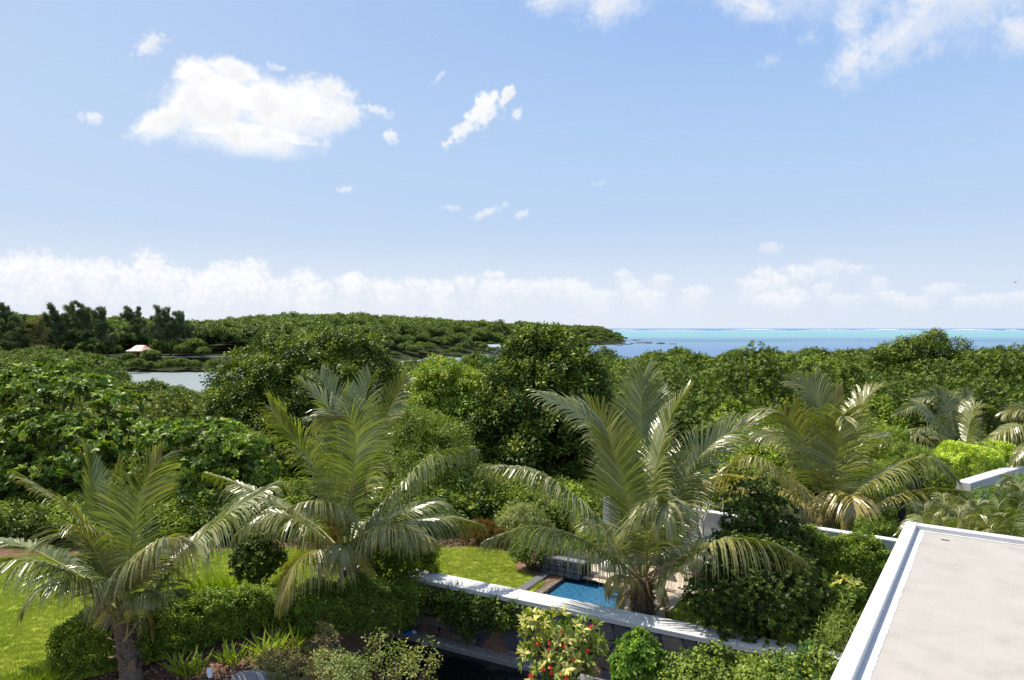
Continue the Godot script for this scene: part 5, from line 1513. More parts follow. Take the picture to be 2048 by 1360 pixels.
	shrub("shrub", "rusty ground-cover bush behind the trunk of the second palm", Vector3(-6, 0, -22.5), [[Vector3(-6.08, 0.54, -22.5), 0.42], [Vector3(-5.43, 0.49, -22.5), 0.36], [Vector3(-6.54, 0.46, -22.4), 0.32]], T.russet, 260)
	var bushes := []
	for k in 4:
		bushes.append(leaves(lumpy([[Vector3(0, 0.6, 0), 0.9, 0.8], [Vector3(0.8, 0.45, 0.2), 0.7, 0.8], [Vector3(-0.6, 0.5, -0.4), 0.7, 0.8]], 6), T.deep if k < 3 else T.broad, 330, 0.55, 0.9))  # mostly the dark spray: shade under the trees put into the leaf colour
	var spots := [[], [], [], []]
	for k in 420:
		var x := rf(-22, 20)
		var d := rf(25.4, 42.0)
		if x > 3.0: d = rf(24.0 - 0.25 * maxf(x - 4.0, 0.0) + 0.9, 44.0)
		var foot := Vector3(x, height(x, -d) - 0.1, -d)
		if x > 9.0 and x < 13.0 and d < 26.5: continue
		spots[rng.randi() % 4].append(upright(foot, rf(0.6, 1.15) * (0.8 if x > 4.0 else 1.0), 0.1))
	for k in 4:
		scatter("undergrowth", "dense leafy undergrowth beneath the trees beyond the garden", "undergrowth", bushes[k], M.leaf, spots[k])
	shrub("shrub", "leafy bush in front of the white planter wall at the right edge", Vector3(19.83, 0, -27.83), [[Vector3(16.83, 1.32, -24.5), 0.60], [Vector3(17.27, 1.56, -24), 0.66], [Vector3(18.04, 1.82, -24), 0.76], [Vector3(16.5, 1.18, -24.8), 0.46], [Vector3(16.57, 1, -23.5), 0.68], [Vector3(17.51, 1.08, -23.5), 0.68]], T.hedge, 1300)
	for k in 9:
		var u: float = [-60, 10, 75, 140, 205, 270, 335, 400, 465][k]
		var at := Vector3((u - 1024.0) / 1390.0 * 24.6, 0, -24.6 - rf(0.0, 0.5))
		shrub("shrub", ["low border shrub behind the lawn, cut by the left edge", "first low border shrub from the left edge, behind the leftmost palm", "second low border shrub from the left, under the sea almond", "low border shrub straight behind the crown of the leftmost palm", "low border shrub right of the leftmost palm's tallest frond", "low border shrub beneath the gap between the two sea almonds", "low border shrub under the lower sea almond's left side", "low border shrub under the middle of the lower sea almond", "low border shrub behind the small dark round tree on the lawn"][k], at,
			[[at + Vector3(0, 0.55, 0), 0.7, 0.8], [at + Vector3(0.75, 0.4, 0.1), 0.6, 0.8], [at + Vector3(-0.6, 0.45, -0.2), 0.6, 0.8]], T.deep if k % 3 else T.broad, 170, "shrub", "low shrubs along the far edge of the lawn", 0.5, 0.8)  # mostly darker leaves, shade beneath the almonds painted in
	shrub("shrub", "low bushy plant beneath the yellowing palm beyond the white wall", Vector3(12.12, 0, -23.42), [[Vector3(11.39, 1.06, -22), 0.54], [Vector3(11.86, 1.01, -22), 0.44], [Vector3(11.04, 0.85, -22.6), 0.42], [Vector3(12.46, 1.19, -22.5), 0.42]], T.hedge, 1200)
	shrub("shrub", "leafy bush along the foot of the planter wall, under the fifth palm", Vector3(19.12, 0, -31.67), [[Vector3(17.88, 1.59, -30), 0.82], [Vector3(17.69, 1.73, -31), 0.76], [Vector3(18.02, 1.26, -29), 0.75], [Vector3(16.03, 1.47, -29), 0.63], [Vector3(17.99, 2.19, -33), 0.81]], T.hedge_lit, 1500)
	# leafless frangipani
	p = thing("frangipani", "bare grey-branched frangipani in front of the white wall", "tree", Vector3(5.84, 0, -20.12))
	var b := Buf.new()
	var ends := []
	var grow := [[Vector3.ZERO, Vector3(0.05, 1, 0).normalized(), 0.95, 0.055, 0]]
	while grow:
		var g: Array = grow.pop_back()
		var e: Vector3 = g[0] + g[1] * float(g[2])
		b.tube([g[0], (g[0] as Vector3).lerp(e, 0.5) + rdir() * 0.02, e], [g[3], float(g[3]) * 0.9, float(g[3]) * 0.8], 6)
		if int(g[4]) < 5:
			for k in (3 if int(g[4]) < 2 else 2):
				var d: Vector3 = (g[1] * 0.7 + Vector3.UP * 0.35 + rdir() * 0.75).normalized()
				grow.append([e, d, float(g[2]) * rf(0.62, 0.8), float(g[3]) * 0.72, int(g[4]) + 1])
		else:
			ends.append(e)
	var bare := mat(0.8, 0.3, Color(0.46, 0.44, 0.41))
	part("branches", b.mesh(), bare, p)
	var fl := Buf.new()
	fl.quads = true
	for e: Vector3 in ends:
		if rng.randf() < 0.07: put_twig(fl, T.variegated, e, Vector3.UP, rf(0.5, 0.8))
	part("foliage", fl.mesh(), M.leaf, p, "stuff")

func flatten(a: Array, f: float) -> Array:
	return a.map(func(q): return [q[0], q[1], f])

func ground_at(p: Vector3) -> Vector3:
	return Vector3(p.x, height(p.x, p.z), p.z)

func build_near_trees() -> void:
	# sea almonds, their leaves in tiers
	tree("sea_almond", "big-leaved sea almond tree in tiers at the left edge, over the lawn", ground_at(Vector3(-20.01, -1.79, -29)), flatten([[Vector3(-20.83, 4.73, -30), 1.68], [Vector3(-18.58, 4.67, -29.5), 1.49], [Vector3(-16.7, 4.26, -29), 1.00], [Vector3(-22.94, 4.36, -30.5), 1.97], [Vector3(-20.63, 5.2, -31), 1.23], [Vector3(-20.22, 3.12, -28.5), 1.74], [Vector3(-17.85, 3.1, -28), 1.51], [Vector3(-22.68, 2.63, -29), 1.88], [Vector3(-16.42, 3.23, -28.5), 1.13], [Vector3(-19.14, 1.68, -27.5), 1.68], [Vector3(-17.15, 1.78, -27.5), 1.38], [Vector3(-20.93, 1.19, -27.5), 1.58], [Vector3(-16.17, 2.44, -27.2), 1.17], [Vector3(-17.83, 0.62, -27), 1.17], [Vector3(-19.59, 0.03, -27), 1.36]], 0.42), T.almond, 2700, 0.22, "", null, "tree", 0.8, 1.2, -0.2)
	tree("sea_almond", "lower spreading sea almond tree right of the first, behind the second palm", ground_at(Vector3(-12.18, -0.95, -27)), flatten([[Vector3(-11.98, 3.08, -27.5), 1.23], [Vector3(-10.6, 2.77, -27), 1.01], [Vector3(-13.37, 3.08, -27.5), 1.09], [Vector3(-14.62, 2.79, -28), 0.91], [Vector3(-11.68, 1.93, -26.8), 1.35], [Vector3(-10.06, 1.78, -26.6), 0.96], [Vector3(-13.53, 1.79, -27), 1.17], [Vector3(-12.28, 0.96, -26.4), 1.33], [Vector3(-10.67, 0.82, -26.2), 1.04], [Vector3(-13.91, 0.72, -26.6), 0.96], [Vector3(-9.65, 0.74, -26.5), 0.86], [Vector3(-15, 1.55, -27.2), 0.88], [Vector3(-11.35, -0.07, -26), 0.94]], 0.48), T.almond, 2300, 0.18, "", null, "tree", 0.75, 1.15, -0.2)
	# tall broad-leaved trees between garden and mangrove
	tree("broadleaf_tree", "broad dense dark green tree left of centre, taller than the hill behind", ground_at(Vector3(-13.46, -3.65, -45)), [[Vector3(-15.03, 5.3, -45), 1.55], [Vector3(-12.8, 5.03, -44), 1.65], [Vector3(-10.82, 5.95, -45), 1.49], [Vector3(-9.36, 5.46, -45), 1.29], [Vector3(-16.98, 4.65, -45), 1.49], [Vector3(-18.08, 3.72, -44.5), 1.28], [Vector3(-8.23, 4, -45), 1.36], [Vector3(-14.54, 3.33, -43.5), 2.19], [Vector3(-11.59, 3.38, -43), 2.32], [Vector3(-9.22, 3.02, -43.5), 1.88], [Vector3(-17.06, 2.39, -43.5), 1.72], [Vector3(-7.42, 2.65, -44), 1.27], [Vector3(-12.99, 1.28, -42.5), 2.29], [Vector3(-9.93, 0.97, -42.5), 1.99], [Vector3(-15.45, 0.67, -42.5), 1.83], [Vector3(-18.1, 1.83, -43), 1.24], [Vector3(-12.71, 6.41, -46), 1.06], [Vector3(-16.35, 6.08, -46), 0.79]], T.deep, 4300, 0.38)
	tree("broadleaf_tree", "tall rounded dark green tree right of centre, in front of the bay", ground_at(Vector3(1.59, -2.98, -36)), [[Vector3(1.45, 6.2, -36), 1.09], [Vector3(0.29, 5.95, -36), 0.83], [Vector3(2.75, 5.95, -36), 0.98], [Vector3(3.62, 5.19, -35.7), 0.98], [Vector3(-0.1, 4.82, -35.5), 1.07], [Vector3(1.66, 4.6, -35), 1.51], [Vector3(3.18, 3.84, -35), 1.38], [Vector3(4.26, 3.78, -35.6), 0.92], [Vector3(0.4, 3.14, -34.6), 1.49], [Vector3(2.38, 2.42, -34.4), 1.61], [Vector3(-0.61, 3.59, -35), 1.01], [Vector3(-1.1, 2.14, -34.6), 1.15], [Vector3(0.88, 1.25, -34), 1.59], [Vector3(3.09, 1.25, -34), 1.35], [Vector3(-1.33, 0.51, -34), 1.03], [Vector3(0.15, -0.14, -33.6), 1.33], [Vector3(2.09, -0.38, -33.6), 1.21], [Vector3(4.06, 2.07, -35), 1.01], [Vector3(0.81, 6.79, -36.5), 0.63], [Vector3(1.99, 6.85, -36.4), 0.58]], T.deep, 3900, 0.34)
	tree("broadleaf_tree", "yellow-green leafy tree left of the tall rounded one, lit from above", ground_at(Vector3(-3.71, -1.67, -37)), [[Vector3(-3.84, 4.7, -37), 1.01], [Vector3(-4.64, 4.36, -37), 0.80], [Vector3(-2.79, 4.61, -37.2), 0.86], [Vector3(-3.66, 3.48, -36.5), 1.26], [Vector3(-2.47, 3.34, -36.5), 1.10], [Vector3(-4.72, 3.2, -36.6), 0.84], [Vector3(-1.97, 4.22, -37), 0.69], [Vector3(-3.24, 2.07, -36.2), 1.17], [Vector3(-2.19, 1.68, -36.2), 1.09]], T.broad_lime, 1800, 0.2)
	tree("feathery_tree", "light feathery green tree behind the second palm, narrow leaves", ground_at(Vector3(-3.44, -1.37, -29)), [[Vector3(-3.85, 3.05, -29), 0.88], [Vector3(-2.97, 2.69, -28.6), 0.93], [Vector3(-4.34, 2.45, -28.8), 0.70], [Vector3(-2.52, 1.74, -28.2), 0.85], [Vector3(-3.52, 1.58, -28), 0.97], [Vector3(-2.87, 0.66, -27.6), 0.99], [Vector3(-1.79, 0.92, -27.8), 0.84], [Vector3(-3.77, 0.46, -27.6), 0.79], [Vector3(-4.29, 3.44, -29.2), 0.50], [Vector3(-1.55, 0.17, -27.2), 0.70], [Vector3(-2.42, 0.03, -27), 0.74]], T.feather, 1900, 0.1, "", null, "tree", 0.8, 1.3)
	tree("broadleaf_tree", "large dome-shaped dark tree standing above the mangrove at the right", ground_at(Vector3(35.54, -3.02, -60)), [[Vector3(35.46, 4.78, -60), 2.12], [Vector3(33.52, 4.56, -60), 1.90], [Vector3(37.41, 4.43, -60), 2.03], [Vector3(32.02, 3.48, -60), 1.73], [Vector3(39.15, 3.27, -60), 1.73], [Vector3(34.25, 2.7, -59), 2.84], [Vector3(36.56, 1.89, -58.6), 2.70], [Vector3(31.82, 1.44, -58.8), 2.12], [Vector3(38.73, 1.21, -59), 1.61], [Vector3(34.11, 0.27, -58), 2.80], [Vector3(36.63, -0.15, -58), 2.09], [Vector3(30.85, 2.02, -59.4), 1.24], [Vector3(36.4, 5.85, -60.5), 1.13], [Vector3(34.44, 5.63, -60.5), 0.96]], T.deep, 4200, 0.4)
	tree("broadleaf_tree", "broad tree at the right edge behind the palms", ground_at(Vector3(41.67, -2.67, -58)), [[Vector3(41.6, 4.03, -58), 1.84], [Vector3(40.14, 3.41, -58), 1.42], [Vector3(43.68, 4.45, -58), 2.09], [Vector3(40.09, 1.63, -57), 1.85], [Vector3(42.55, 1.63, -57), 2.26], [Vector3(38.94, 0.05, -56.5), 1.63]], T.mangrove, 1300, 0.3)
	tree("broadleaf_tree", "bushy green tree behind the fourth palm, left of the dome-shaped one", ground_at(Vector3(21.5, -1.26, -50)), [[Vector3(21.46, 3.61, -50), 1.73], [Vector3(19.67, 3.25, -50), 1.51], [Vector3(23.27, 3.25, -50), 1.51], [Vector3(18.44, 2.39, -49.6), 1.28], [Vector3(20.69, 2.1, -49), 1.94], [Vector3(23.52, 1.92, -49), 1.41], [Vector3(19.13, 1.09, -48.6), 1.57], [Vector3(21.5, 0.77, -48.4), 1.57]], T.broad_lime, 1900, 0.26)
	tree("broadleaf_tree", "small leafy tree behind the upright fronds of the pool palm", ground_at(Vector3(7.96, -1.42, -36)), [[Vector3(7.69, 1.71, -36), 1.17], [Vector3(8.98, 1.97, -36), 1.09], [Vector3(9.91, 1.52, -35.6), 1.02], [Vector3(8.23, 0.61, -35), 1.26], [Vector3(6.72, 0.61, -35), 1.06], [Vector3(9.95, 0.27, -34.8), 1.05], [Vector3(5.61, 1.19, -36), 1.04], [Vector3(5.15, -0.07, -34.6), 1.05], [Vector3(6.82, -0.6, -34.2), 1.11], [Vector3(9.04, -0.72, -34.2), 1.11]], T.mangrove, 2100, 0.2)
	tree("broadleaf_tree", "small light green tree between the fourth and the fifth palm", ground_at(Vector3(17.7, -0.43, -34)), [[Vector3(19.1, 2.89, -37), 0.80], [Vector3(19.37, 2.16, -36.5), 0.79], [Vector3(17.94, 1.97, -36), 0.78], [Vector3(19.89, 1.58, -36), 0.67], [Vector3(18.33, 0.99, -35), 0.91], [Vector3(19.38, 0.81, -34.6), 0.75]], T.broad_lime, 900, 0.14)
	tree("broadleaf_tree", "rounded green tree between the pool palm and the fourth palm", ground_at(Vector3(10.87, -0.2, -33)), [[Vector3(12.22, 2.21, -38), 1.09], [Vector3(13.1, 1.82, -37), 0.96], [Vector3(10.98, 1.61, -36.6), 0.95], [Vector3(11.77, 1.11, -35), 1.21], [Vector3(12.66, 0.8, -34), 1.03], [Vector3(10.45, 0.56, -34), 1.03], [Vector3(11.34, 0.16, -33), 1.07]], T.broad_lime, 1500, 0.16)

func build_mangroves() -> void:
	# a few crowns, set again and again
	var kinds := []
	for k in 7:
		var cl := []
		for j in 11:
			var a := j * 2.4 + rf(-0.3, 0.3)
			var r := sqrt((j + 0.5) / 11.0)
			cl.append([Vector3(cos(a) * r * 1.9, 2.1 + 2.5 * sqrt(1.0 - r * r * 0.8) * rf(0.85, 1.12), sin(a) * r * 1.9), rf(0.75, 1.1), 0.8])
			if j > 4: cl.append([Vector3(cos(a + 0.5) * 2.0, rf(1.0, 1.9), sin(a + 0.5) * 2.0), rf(0.8, 1.1), 0.8])
		var b := Buf.new()
		b.tube([Vector3(0, -0.4, 0), Vector3(0.1, 1.2, 0), Vector3(0, 2.8, 0.1)], [0.16, 0.13, 0.08], 6)
		for j in 4:
			var e: Vector3 = cl[j * 3][0]
			b.tube([Vector3(0, 1.0, 0), e * 0.6, e], [0.09, 0.06, 0.03], 5)
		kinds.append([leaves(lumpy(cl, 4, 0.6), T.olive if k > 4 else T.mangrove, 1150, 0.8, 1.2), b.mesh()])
	var far_kinds := []
	for k in 4:
		var cl := []
		for j in 9:
			var a := j * 2.4
			var r := sqrt((j + 0.5) / 9.0)
			cl.append([Vector3(cos(a) * r * 1.9, 2.0 + 2.6 * sqrt(1.0 - r * r * 0.8) * rf(0.85, 1.12), sin(a) * r * 1.9), rf(0.8, 1.15), 0.8])
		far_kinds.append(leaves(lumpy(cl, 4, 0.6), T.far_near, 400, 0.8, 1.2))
	var rest := [[], [], [], []]
	var n := 0
	var d := 37.0
	while d < 172.0:
		var step := 3.7 if d < 80.0 else 4.1
		var x := -0.86 * d
		while x < 0.84 * d:
			x += step * rf(0.8, 1.2)
			var p := Vector3(x + rf(-0.6, 0.6), 0, -d + rf(-1.2, 1.2))
			var a := p.x / d
			if d > shore(p.x, -p.z) - 1.0: continue
			# the gaps the garden trees fill, and the rising ground on the right
			if d < 40.0 and p.x > 9.0 : continue
			var g := height(p.x, p.z)
			if g < SEA - 0.6: continue
			if g > -1.2 and d > 45.0: continue
			var s := rf(0.74, 1.24) * (0.72 if a > -0.58 and a < -0.38 and d > 60.0 else 0.86 if a > -0.6 and a < -0.3 and d > 55.0 else 1.0)
			if d < 48.0: s *= 0.9
			var olive := a < -0.3 and rng.randf() < 0.75
			var t := Transform3D(Basis(Vector3.UP, rng.randf() * TAU).scaled(Vector3(s, s * rf(0.9, 1.1), s)), Vector3(p.x, g, p.z))
			if n < 300:
				var k: int = (5 + rng.randi() % 2) if olive else rng.randi() % 5
				var side := "left" if a < -0.3 else "middle" if a < 0.15 else "right"
				var o := thing("mangrove_tree", {
					"left": "olive green mangrove tree in the low belt before the creek at the left",
					"middle": "mangrove tree in the green belt between the garden trees and the bay",
					"right": "mangrove tree in the dense canopy along the shore at the right"}[side], "tree", t.origin, 0.0, "mangrove trees in the %s of the belt" % side)
				o.transform = t
				part("crown", kinds[k][0], M.leaf, o, "stuff")
				if d < 60.0: part("trunk", kinds[k][1], M.bark, o)
				n += 1
			else:
				rest[rng.randi() % 4].append(t)
		d += step * 0.86
	for k in 4:
		scatter("mangrove_wood", "far part of the mangrove canopy that reads as one green mass", "mangrove", far_kinds[k], M.far_leaf, rest[k])

func casuarina(label: String, at: Vector3, tall: float, wide: float, tw: Twigs, count: int) -> void:
	var t := thing("casuarina", label, "tree", at, 0.0, "")
	var b := Buf.new()
	var lf := Buf.new()
	lf.quads = true
	var lean := Vector3(-0.10, 0, 0.02)
	b.tube([Vector3.DOWN, Vector3.UP * tall * 0.4 + lean * tall * 0.3, Vector3.UP * tall * 0.8 + lean * tall], [0.3, 0.22, 0.05], 6)
	for k in 34:
		var f := (k + rf(0.0, 1.0)) / 34.0
		var from := Vector3.UP * tall * (0.06 + 0.72 * f) + lean * tall * f
		var a := rng.randf() * TAU
		var reach := wide * (1.15 - 0.8 * f) * rf(0.55, 1.15)
		var to := from + Vector3(cos(a) * reach, tall * rf(0.06, 0.24), sin(a) * reach) + Vector3(-0.3, 0, 0) * wide * 0.5
		var over := to + Vector3(-0.9, 0.25, 0) * rf(0.6, 1.9)
		b.tube([from, from.lerp(to, 0.5) + Vector3.UP * 0.3, to, over], [0.09, 0.06, 0.03, 0.01], 4)
		for j in count / 34:
			var g := sqrt(rng.randf()) * 1.05
			var p := (from.lerp(to, minf(g / 0.85, 1.0)) if g < 0.85 else to.lerp(over, (g - 0.85) / 0.2)) + rdir() * Vector3(0.4, 0.6, 0.4) * (1.15 - 0.9 * g)
			put_twig(lf, tw, p, (Vector3(-0.9, 0.35, 0.0) + rdir() * 0.6).normalized(), rf(0.7, 1.25))
	part("trunk", b.mesh(), M.bark, t)
	part("crown", lf.mesh(), M.far_leaf, t, "stuff")

func build_far_side() -> void:
	var rows := [
		["tall feathery casuarina cut by the left edge, across the creek", Vector3(-152.88, -1.21, -205), 15.5, 4.6],
		["slim casuarina with a thin leaning top, second from the left edge", Vector3(-151.99, -1.5, -212), 16.5, 3.6],
		["casuarina filling the gap between the second and the dry pale one", Vector3(-143.24, -1.25, -206), 12.0, 4.2],
		["leftmost casuarina of the tall dark clump left of the house", Vector3(-136.35, -1.11, -210), 16.0, 4.0],
		["casuarina in the middle of the tall dark clump left of the house", Vector3(-133.09, -1.28, -214), 15.5, 4.0],
		["tallest casuarina of the dark clump left of the house", Vector3(-127.28, -1.16, -211), 16.3, 4.0],
		["right-hand casuarina of the dark clump, beside the house", Vector3(-120.97, -0.88, -208), 15.0, 3.8],
		["windswept casuarina rising behind the red-roofed house", Vector3(-123.57, -1.02, -232), 16.0, 5.0],
		["left one of the two windswept casuarinas right of the house", Vector3(-105.05, -0.82, -214), 15.2, 4.4],
		["right one of the two windswept casuarinas right of the house", Vector3(-100.9, -0.89, -216), 13.0, 4.6],
	]
	for r in rows:
		casuarina(r[0], ground_at(r[1]) + Vector3.UP * 0.3, float(r[2]) * 0.98, r[3] * 1.15, T.needle, 1600)
	casuarina("dry pale yellowish casuarina between the left group and the dark clump", ground_at(Vector3(-138.2, -1.25, -206)), 12.0, 3.6, T.dry_needle, 1500)
	# low mangrove bank across the creek
	var far_kinds := []
	for k in 5:
		var cl := []
		for j in 8:
			var a := j * 2.4
			var r := sqrt((j + 0.5) / 8.0)
			cl.append([Vector3(cos(a) * r * 2.2, 1.7 + 2.0 * sqrt(1.0 - r * r * 0.8) * rf(0.85, 1.15), sin(a) * r * 2.2), rf(0.9, 1.3), 0.75])
		far_kinds.append(leaves(cl, T.far_near, 420, 0.8, 1.25))
	var n := 0
	for row in 3:
		var u := -60.0
		while u < 440.0:
			u += rf(17, 24)
			var d := 186.0 + row * 6.0 + rf(-2, 2)
			var x := (u - 1024.0) / 1390.0 * d
			var p := Vector3(x, 0, -d)
			var e := in_from_edge(Vector2(p.x, p.z))
			if e < 0.5 or e > 17.0: continue
			var o := thing("bank_bush", "rounded green mangrove bush on the far bank of the creek below the house", "bush", ground_at(p) + Vector3.DOWN * 0.3, rng.randf() * TAU, "mangrove bushes on the far bank of the creek")
			o.scale = Vector3.ONE * rf(0.9, 1.25) * [1.1, 0.7, 0.45][row] * (0.75 if absf(u - 285.0) < 45.0 else 1.0)
			part("foliage", far_kinds[rng.randi() % 5], M.far_leaf, o, "stuff")
			n += 1
	for k in 21:
		var u: float = -50.0 + k * 23.0 + rf(-5, 5)
		if u > 250.0 and u < 300.0: continue
		var d := rf(206, 213)
		var o := thing("bank_bush", "low green bush at the foot of the casuarinas beside the house across the creek", "bush", ground_at(Vector3((u - 1024.0) / 1390.0 * d, 0, -d)), rng.randf() * TAU, "bushes at the foot of the casuarinas")
		o.scale = Vector3.ONE * rf(0.6, 1.15)
		part("foliage", far_kinds[rng.randi() % 5], M.far_leaf, o, "stuff")
	for k in 2:
		var o := thing("bank_bush", ["leafy bush that hides the right half of the red-roofed house", "leafy bush at the left corner of the red-roofed house"][k], "bush", ground_at([Vector3(-103.18, -0.34, -198), Vector3(-110.01, -0.38, -199)][k]) + Vector3.DOWN * 0.2)
		o.scale = Vector3.ONE * [0.95, 0.7][k]
		part("foliage", far_kinds[k], M.far_leaf, o, "stuff")
	# wooded headland
	var wood := []
	for k in 5:
		var cl := []
		for j in 8:
			var a := j * 2.4
			var r := sqrt((j + 0.5) / 8.0)
			cl.append([Vector3(cos(a) * r * 3.0, 2.4 + 2.3 * sqrt(1.0 - r * r * 0.8) * rf(0.75, 1.25), sin(a) * r * 3.0), rf(1.1, 1.7), 0.5])
		wood.append(leaves(lumpy(cl, 4, 0.6), T.far, 330, 0.7, 1.15))
	var places := [[], [], [], [], []]
	var d := 204.0
	while d < 830.0:
		var x := -0.9 * d
		while x < 0.2 * d:
			x += rf(4.6, 8.6) * (1.0 + d / 900.0)
			var p := Vector2(x, -d + rf(-3, 3))
			var e := in_from_edge(p)
			if e < 4.0: continue
			if d < 250.0 and e < 40.0 and x < -78.0: continue    # the clearing round the house
			var s := rf(0.85, 1.75) * clampf(0.22 + e / 42.0, 0.22, 1.0)
			if rng.randf() < 0.012 and e > 20.0: s *= 1.2
			places[rng.randi() % 5].append(Transform3D(Basis(Vector3.UP, rng.randf() * TAU).scaled(Vector3(s * 1.1, s, s * 1.1)), Vector3(p.x, height(p.x, p.y) - 0.4, p.y)))
		d += 6.0 * (1.0 + d / 900.0)
	for k in 5:
		scatter("headland_wood", "low green wood that covers the headland across the water as one mass", "woodland", wood[k], M.far_leaf, places[k])
	for k in 4:
		var q: Array = [[Vector3(-8.11, 4.8, -470), 1.5], [Vector3(7.44, 4.12, -470), 2.0], [Vector3(18.34, 4.1, -472), 1.9], [Vector3(35.92, 2.32, -480), 1.5]][k]
		var o := thing("shore_tree", ["small round tree standing alone on the headland skyline", "wide round tree on the skyline left of the taller pair", "wide round tree on the skyline just behind the tall rounded one", "low rounded tree on the skyline at the headland's seaward side"][k], "tree", Vector3(q[0].x, height(q[0].x, q[0].z) - 0.5, q[0].z))
		o.scale = Vector3.ONE * float(q[1])
		part("foliage", wood[k], M.far_leaf, o, "stuff")
	# dark rocks along the point
	for k in 16:
		var at: Vector3 = [Vector3(92.14, -4.5, -538.01), Vector3(102.12, -4.5, -565.38), Vector3(108.01, -4.5, -575.13), Vector3(83.46, -4.5, -513.17), Vector3(74.83, -4.5, -490.52), Vector3(128.19, -4.5, -709.78), Vector3(122.02, -4.5, -694.99), Vector3(108.74, -4.5, -559.69), Vector3(-17.09, -4.5, -282.59), Vector3(-13.34, -4.5, -289.46), Vector3(-24.2, -4.5, -271.1), Vector3(-31, -4.5, -262.55), Vector3(114.6, -4.5, -538.01), Vector3(122.31, -4.5, -531.16), Vector3(-10.41, -4.5, -295.1), Vector3(-27.61, -4.5, -266.33)][k]
		var r := part("shore_rock", boulder(Vector3(rf(2.0, 5.0), rf(0.6, 1.3), rf(1.5, 3)), 60 + k), M.stone0)
		r.position = at
		tag(r, "dark low rock at the water's edge of the headland", "rock", "shore rocks of the headland")
	# house with a red hipped roof
	var at := ground_at(Vector3(-109.1, 0.01, -204))
	var h := thing("house", "orange house with a faded red and white hipped roof across the creek", "house", at, deg_to_rad(12))
	h.position.y += 0.5
	h.scale = Vector3.ONE * 0.7
	part("wall", slab_mesh(Vector3(7.0, 3.0, 5.5), 0.02, Vector3(1.0, 1.3, -0.6)), M.orange, h)
	for k in 3:
		part("pillar", slab_mesh(Vector3(0.45, 3.0, 0.45), 0.02, Vector3(-3.4 + k * 2.2, 1.3, 3.2)), M.orange, h)
	part("beam", slab_mesh(Vector3(8.6, 0.4, 7.2), 0.02, Vector3(0.2, 2.95, 0.2)), M.roof_pale, h)
	for k in 12:
		# the roof in painted sheets, alternately red and faded
		var b := Buf.new()
		var x0 := -4.6 + k * 0.8
		var x1 := x0 + 0.78
		var top0 := clampf(x0, -1.6, 2.0)
		var top1 := clampf(x1, -1.6, 2.0)
		var y0 := 3.15 + 2.3 * clampf(1.0 - absf(x0 - top0) / 3.2, 0, 1)
		var y1 := 3.15 + 2.3 * clampf(1.0 - absf(x1 - top1) / 3.2, 0, 1)
		b.quad(Vector3(x0, 3.1, 4.0), Vector3(x0, y0, 0.2), Vector3(x1, y1, 0.2), Vector3(x1, 3.1, 4.0))
		b.quad(Vector3(x0, 3.1, -3.6), Vector3(x1, 3.1, -3.6), Vector3(x1, y1, 0.2), Vector3(x0, y0, 0.2))
		part("roof", b.mesh(), M.roof_red if k % 3 == 1 or k > 7 else M.roof_pale, h)
	part("window", slab_mesh(Vector3(1.2, 1.2, 0.08), 0.01, Vector3(2.4, 1.5, 2.17)), M.dark, h)
	part("door", slab_mesh(Vector3(1.0, 2.1, 0.08), 0.01, Vector3(0.0, 0.95, 2.17)), M.dark, h)
	tag(part("track", slab_mesh(Vector3(52, 0.2, 2.2), 0.02), M.concrete), "", "", "", "structure").position = ground_at(Vector3(-102.9, -0.36, -206)) + Vector3.UP * 0.5
	var c := thing("parked_car", "small white car parked under the trees right of the house", "car", ground_at(Vector3(-108.68, -0.36, -210)) + Vector3.UP * 0.7, 0.1)
	part("body", slab_mesh(Vector3(3.8, 0.6, 1.6), 0.15, Vector3(0, 0.6, 0)), M.cushion, c)
	part("cabin", slab_mesh(Vector3(2.1, 0.55, 1.4), 0.2, Vector3(-0.2, 1.1, 0)), M.dark, c)
	for s in [[-1.2, 0.8], [1.2, 0.8], [-1.2, -0.8], [1.2, -0.8]]:
		var w := Buf.new()
		w.tube([Vector3(s[0], 0.32, s[1] - 0.1), Vector3(s[0], 0.32, s[1] + 0.1)], [0.32, 0.32], 10)
		part("wheel", w.mesh(), M.dark, c)
	for k in 2:
		var where: Vector3 = [Vector3(-90.88, 0.81, -300), Vector3(-9.02, -1.76, -330)][k]
		var g := thing("shed", ["small house with a blue-grey metal roof among the trees of the headland", "tiny pale building by the shore behind the tall rounded tree"][k], "house", where, 0.3)
		part("wall", slab_mesh(Vector3(6.0, 5.0, 4.5), 0.02, Vector3(0, -2.0, 0)), M.white, g)
		var b := Buf.new()
		for s in [-1.0, 1.0]:
			b.quad(Vector3(-3.4, 0.5, 2.6 * s), Vector3(-3.4, 1.7, 0), Vector3(3.4, 1.7, 0), Vector3(3.4, 0.5, 2.6 * s))
		part("roof", b.mesh(), M.grey_roof, g)

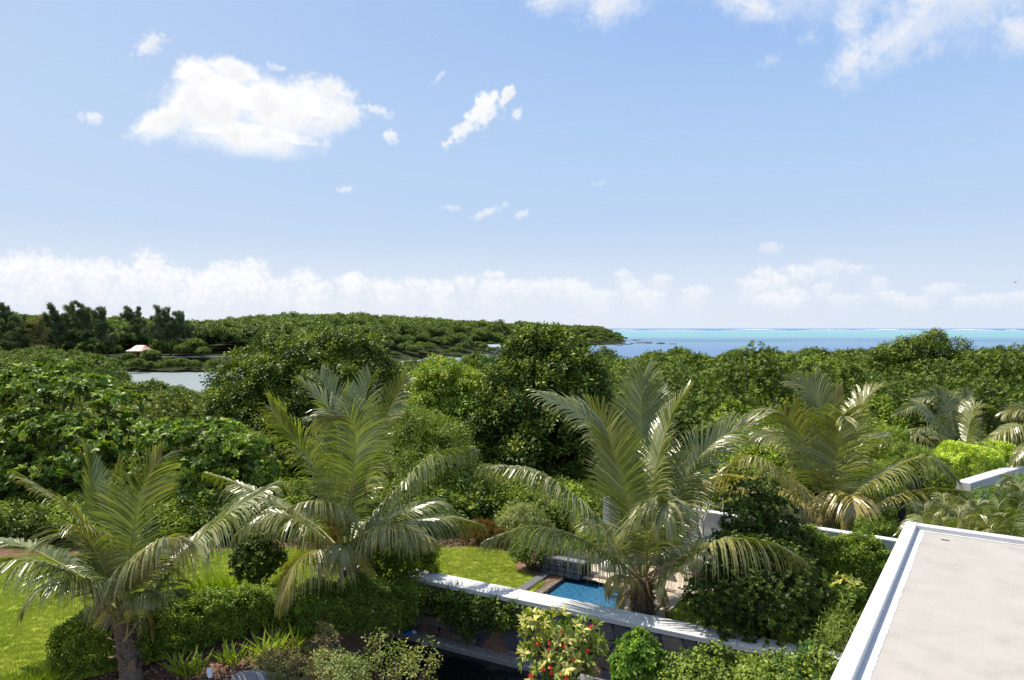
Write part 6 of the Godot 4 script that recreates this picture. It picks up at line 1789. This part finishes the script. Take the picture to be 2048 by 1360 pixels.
func build_small_things() -> void:
	var r := part("boulder", boulder(Vector3(0.55, 0.42, 0.4), 77), M.granite)
	r.position = Vector3(-5.35, 0, -14.2)
	tag(r, "smooth dark grey boulder in the front bed at the bottom of the picture", "boulder")
	var l := thing("garden_light", "small white bullet-shaped garden light by the grey boulder", "garden light", Vector3(-6.41, 0, -14.63))
	var b := Buf.new()
	b.tube([Vector3.ZERO, Vector3(0, 0.14, 0)], [0.012, 0.012], 7)
	part("spike", b.mesh(), M.pipe, l)
	b = Buf.new()
	b.tube([Vector3(0.02, 0.10, 0.03), Vector3(0, 0.16, 0), Vector3(-0.03, 0.25, -0.04), Vector3(-0.04, 0.28, -0.05)], [0.035, 0.06, 0.058, 0.05], 12)
	part("shade", b.mesh(), M.cushion, l)
	var wt := Transform3D(Basis(Vector3.UP, wall_turn), Vector3(wall_at.x, 0, wall_at.z))
	var k := thing("plastic_packet", "crumpled blue and white packet on the ledge of the pond", "packet", wt * Vector3(0.42, -0.86, 0.86), 0.4)
	part("sleeve", slab_mesh(Vector3(0.2, 0.05, 0.14), 0.015, Vector3(-0.05, 0.025, 0)), M.blue, k)
	part("flap", slab_mesh(Vector3(0.1, 0.06, 0.13), 0.02, Vector3(0.1, 0.03, -0.02)), M.cushion, k)
	var bird := Buf.new()
	bird.tube([Vector3(-0.16, 0, 0), Vector3(-0.06, 0.01, 0), Vector3(0.06, 0.02, 0), Vector3(0.13, 0.05, 0), Vector3(0.18, 0.04, 0)], [0.012, 0.05, 0.055, 0.03, 0.006], 8, Color(0.03, 0.03, 0.04))
	for s in [-1.0, 1.0]:
		bird.quad(Vector3(-0.05, 0.03, 0.03 * s), Vector3(-0.07, 0.16, 0.2 * s), Vector3(0.03, 0.17, 0.22 * s), Vector3(0.07, 0.04, 0.03 * s), Color(0.03, 0.03, 0.04))
		bird.tri(Vector3(-0.07, 0.16, 0.2 * s), Vector3(-0.09, 0.1, 0.4 * s), Vector3(0.03, 0.17, 0.22 * s), Color(0.03, 0.03, 0.04))
	bird.quad(Vector3(-0.15, 0.0, -0.02), Vector3(-0.27, 0.0, -0.05), Vector3(-0.27, 0.0, 0.05), Vector3(-0.15, 0.0, 0.02), Color(0.03, 0.03, 0.04))
	var bo := part("bird", bird.mesh(), M.petal)
	bo.position = Vector3(54.21, 12.46, -75)
	bo.rotation.y = 0.7
	tag(bo, "small dark bird flying above the sea at the right edge", "bird")
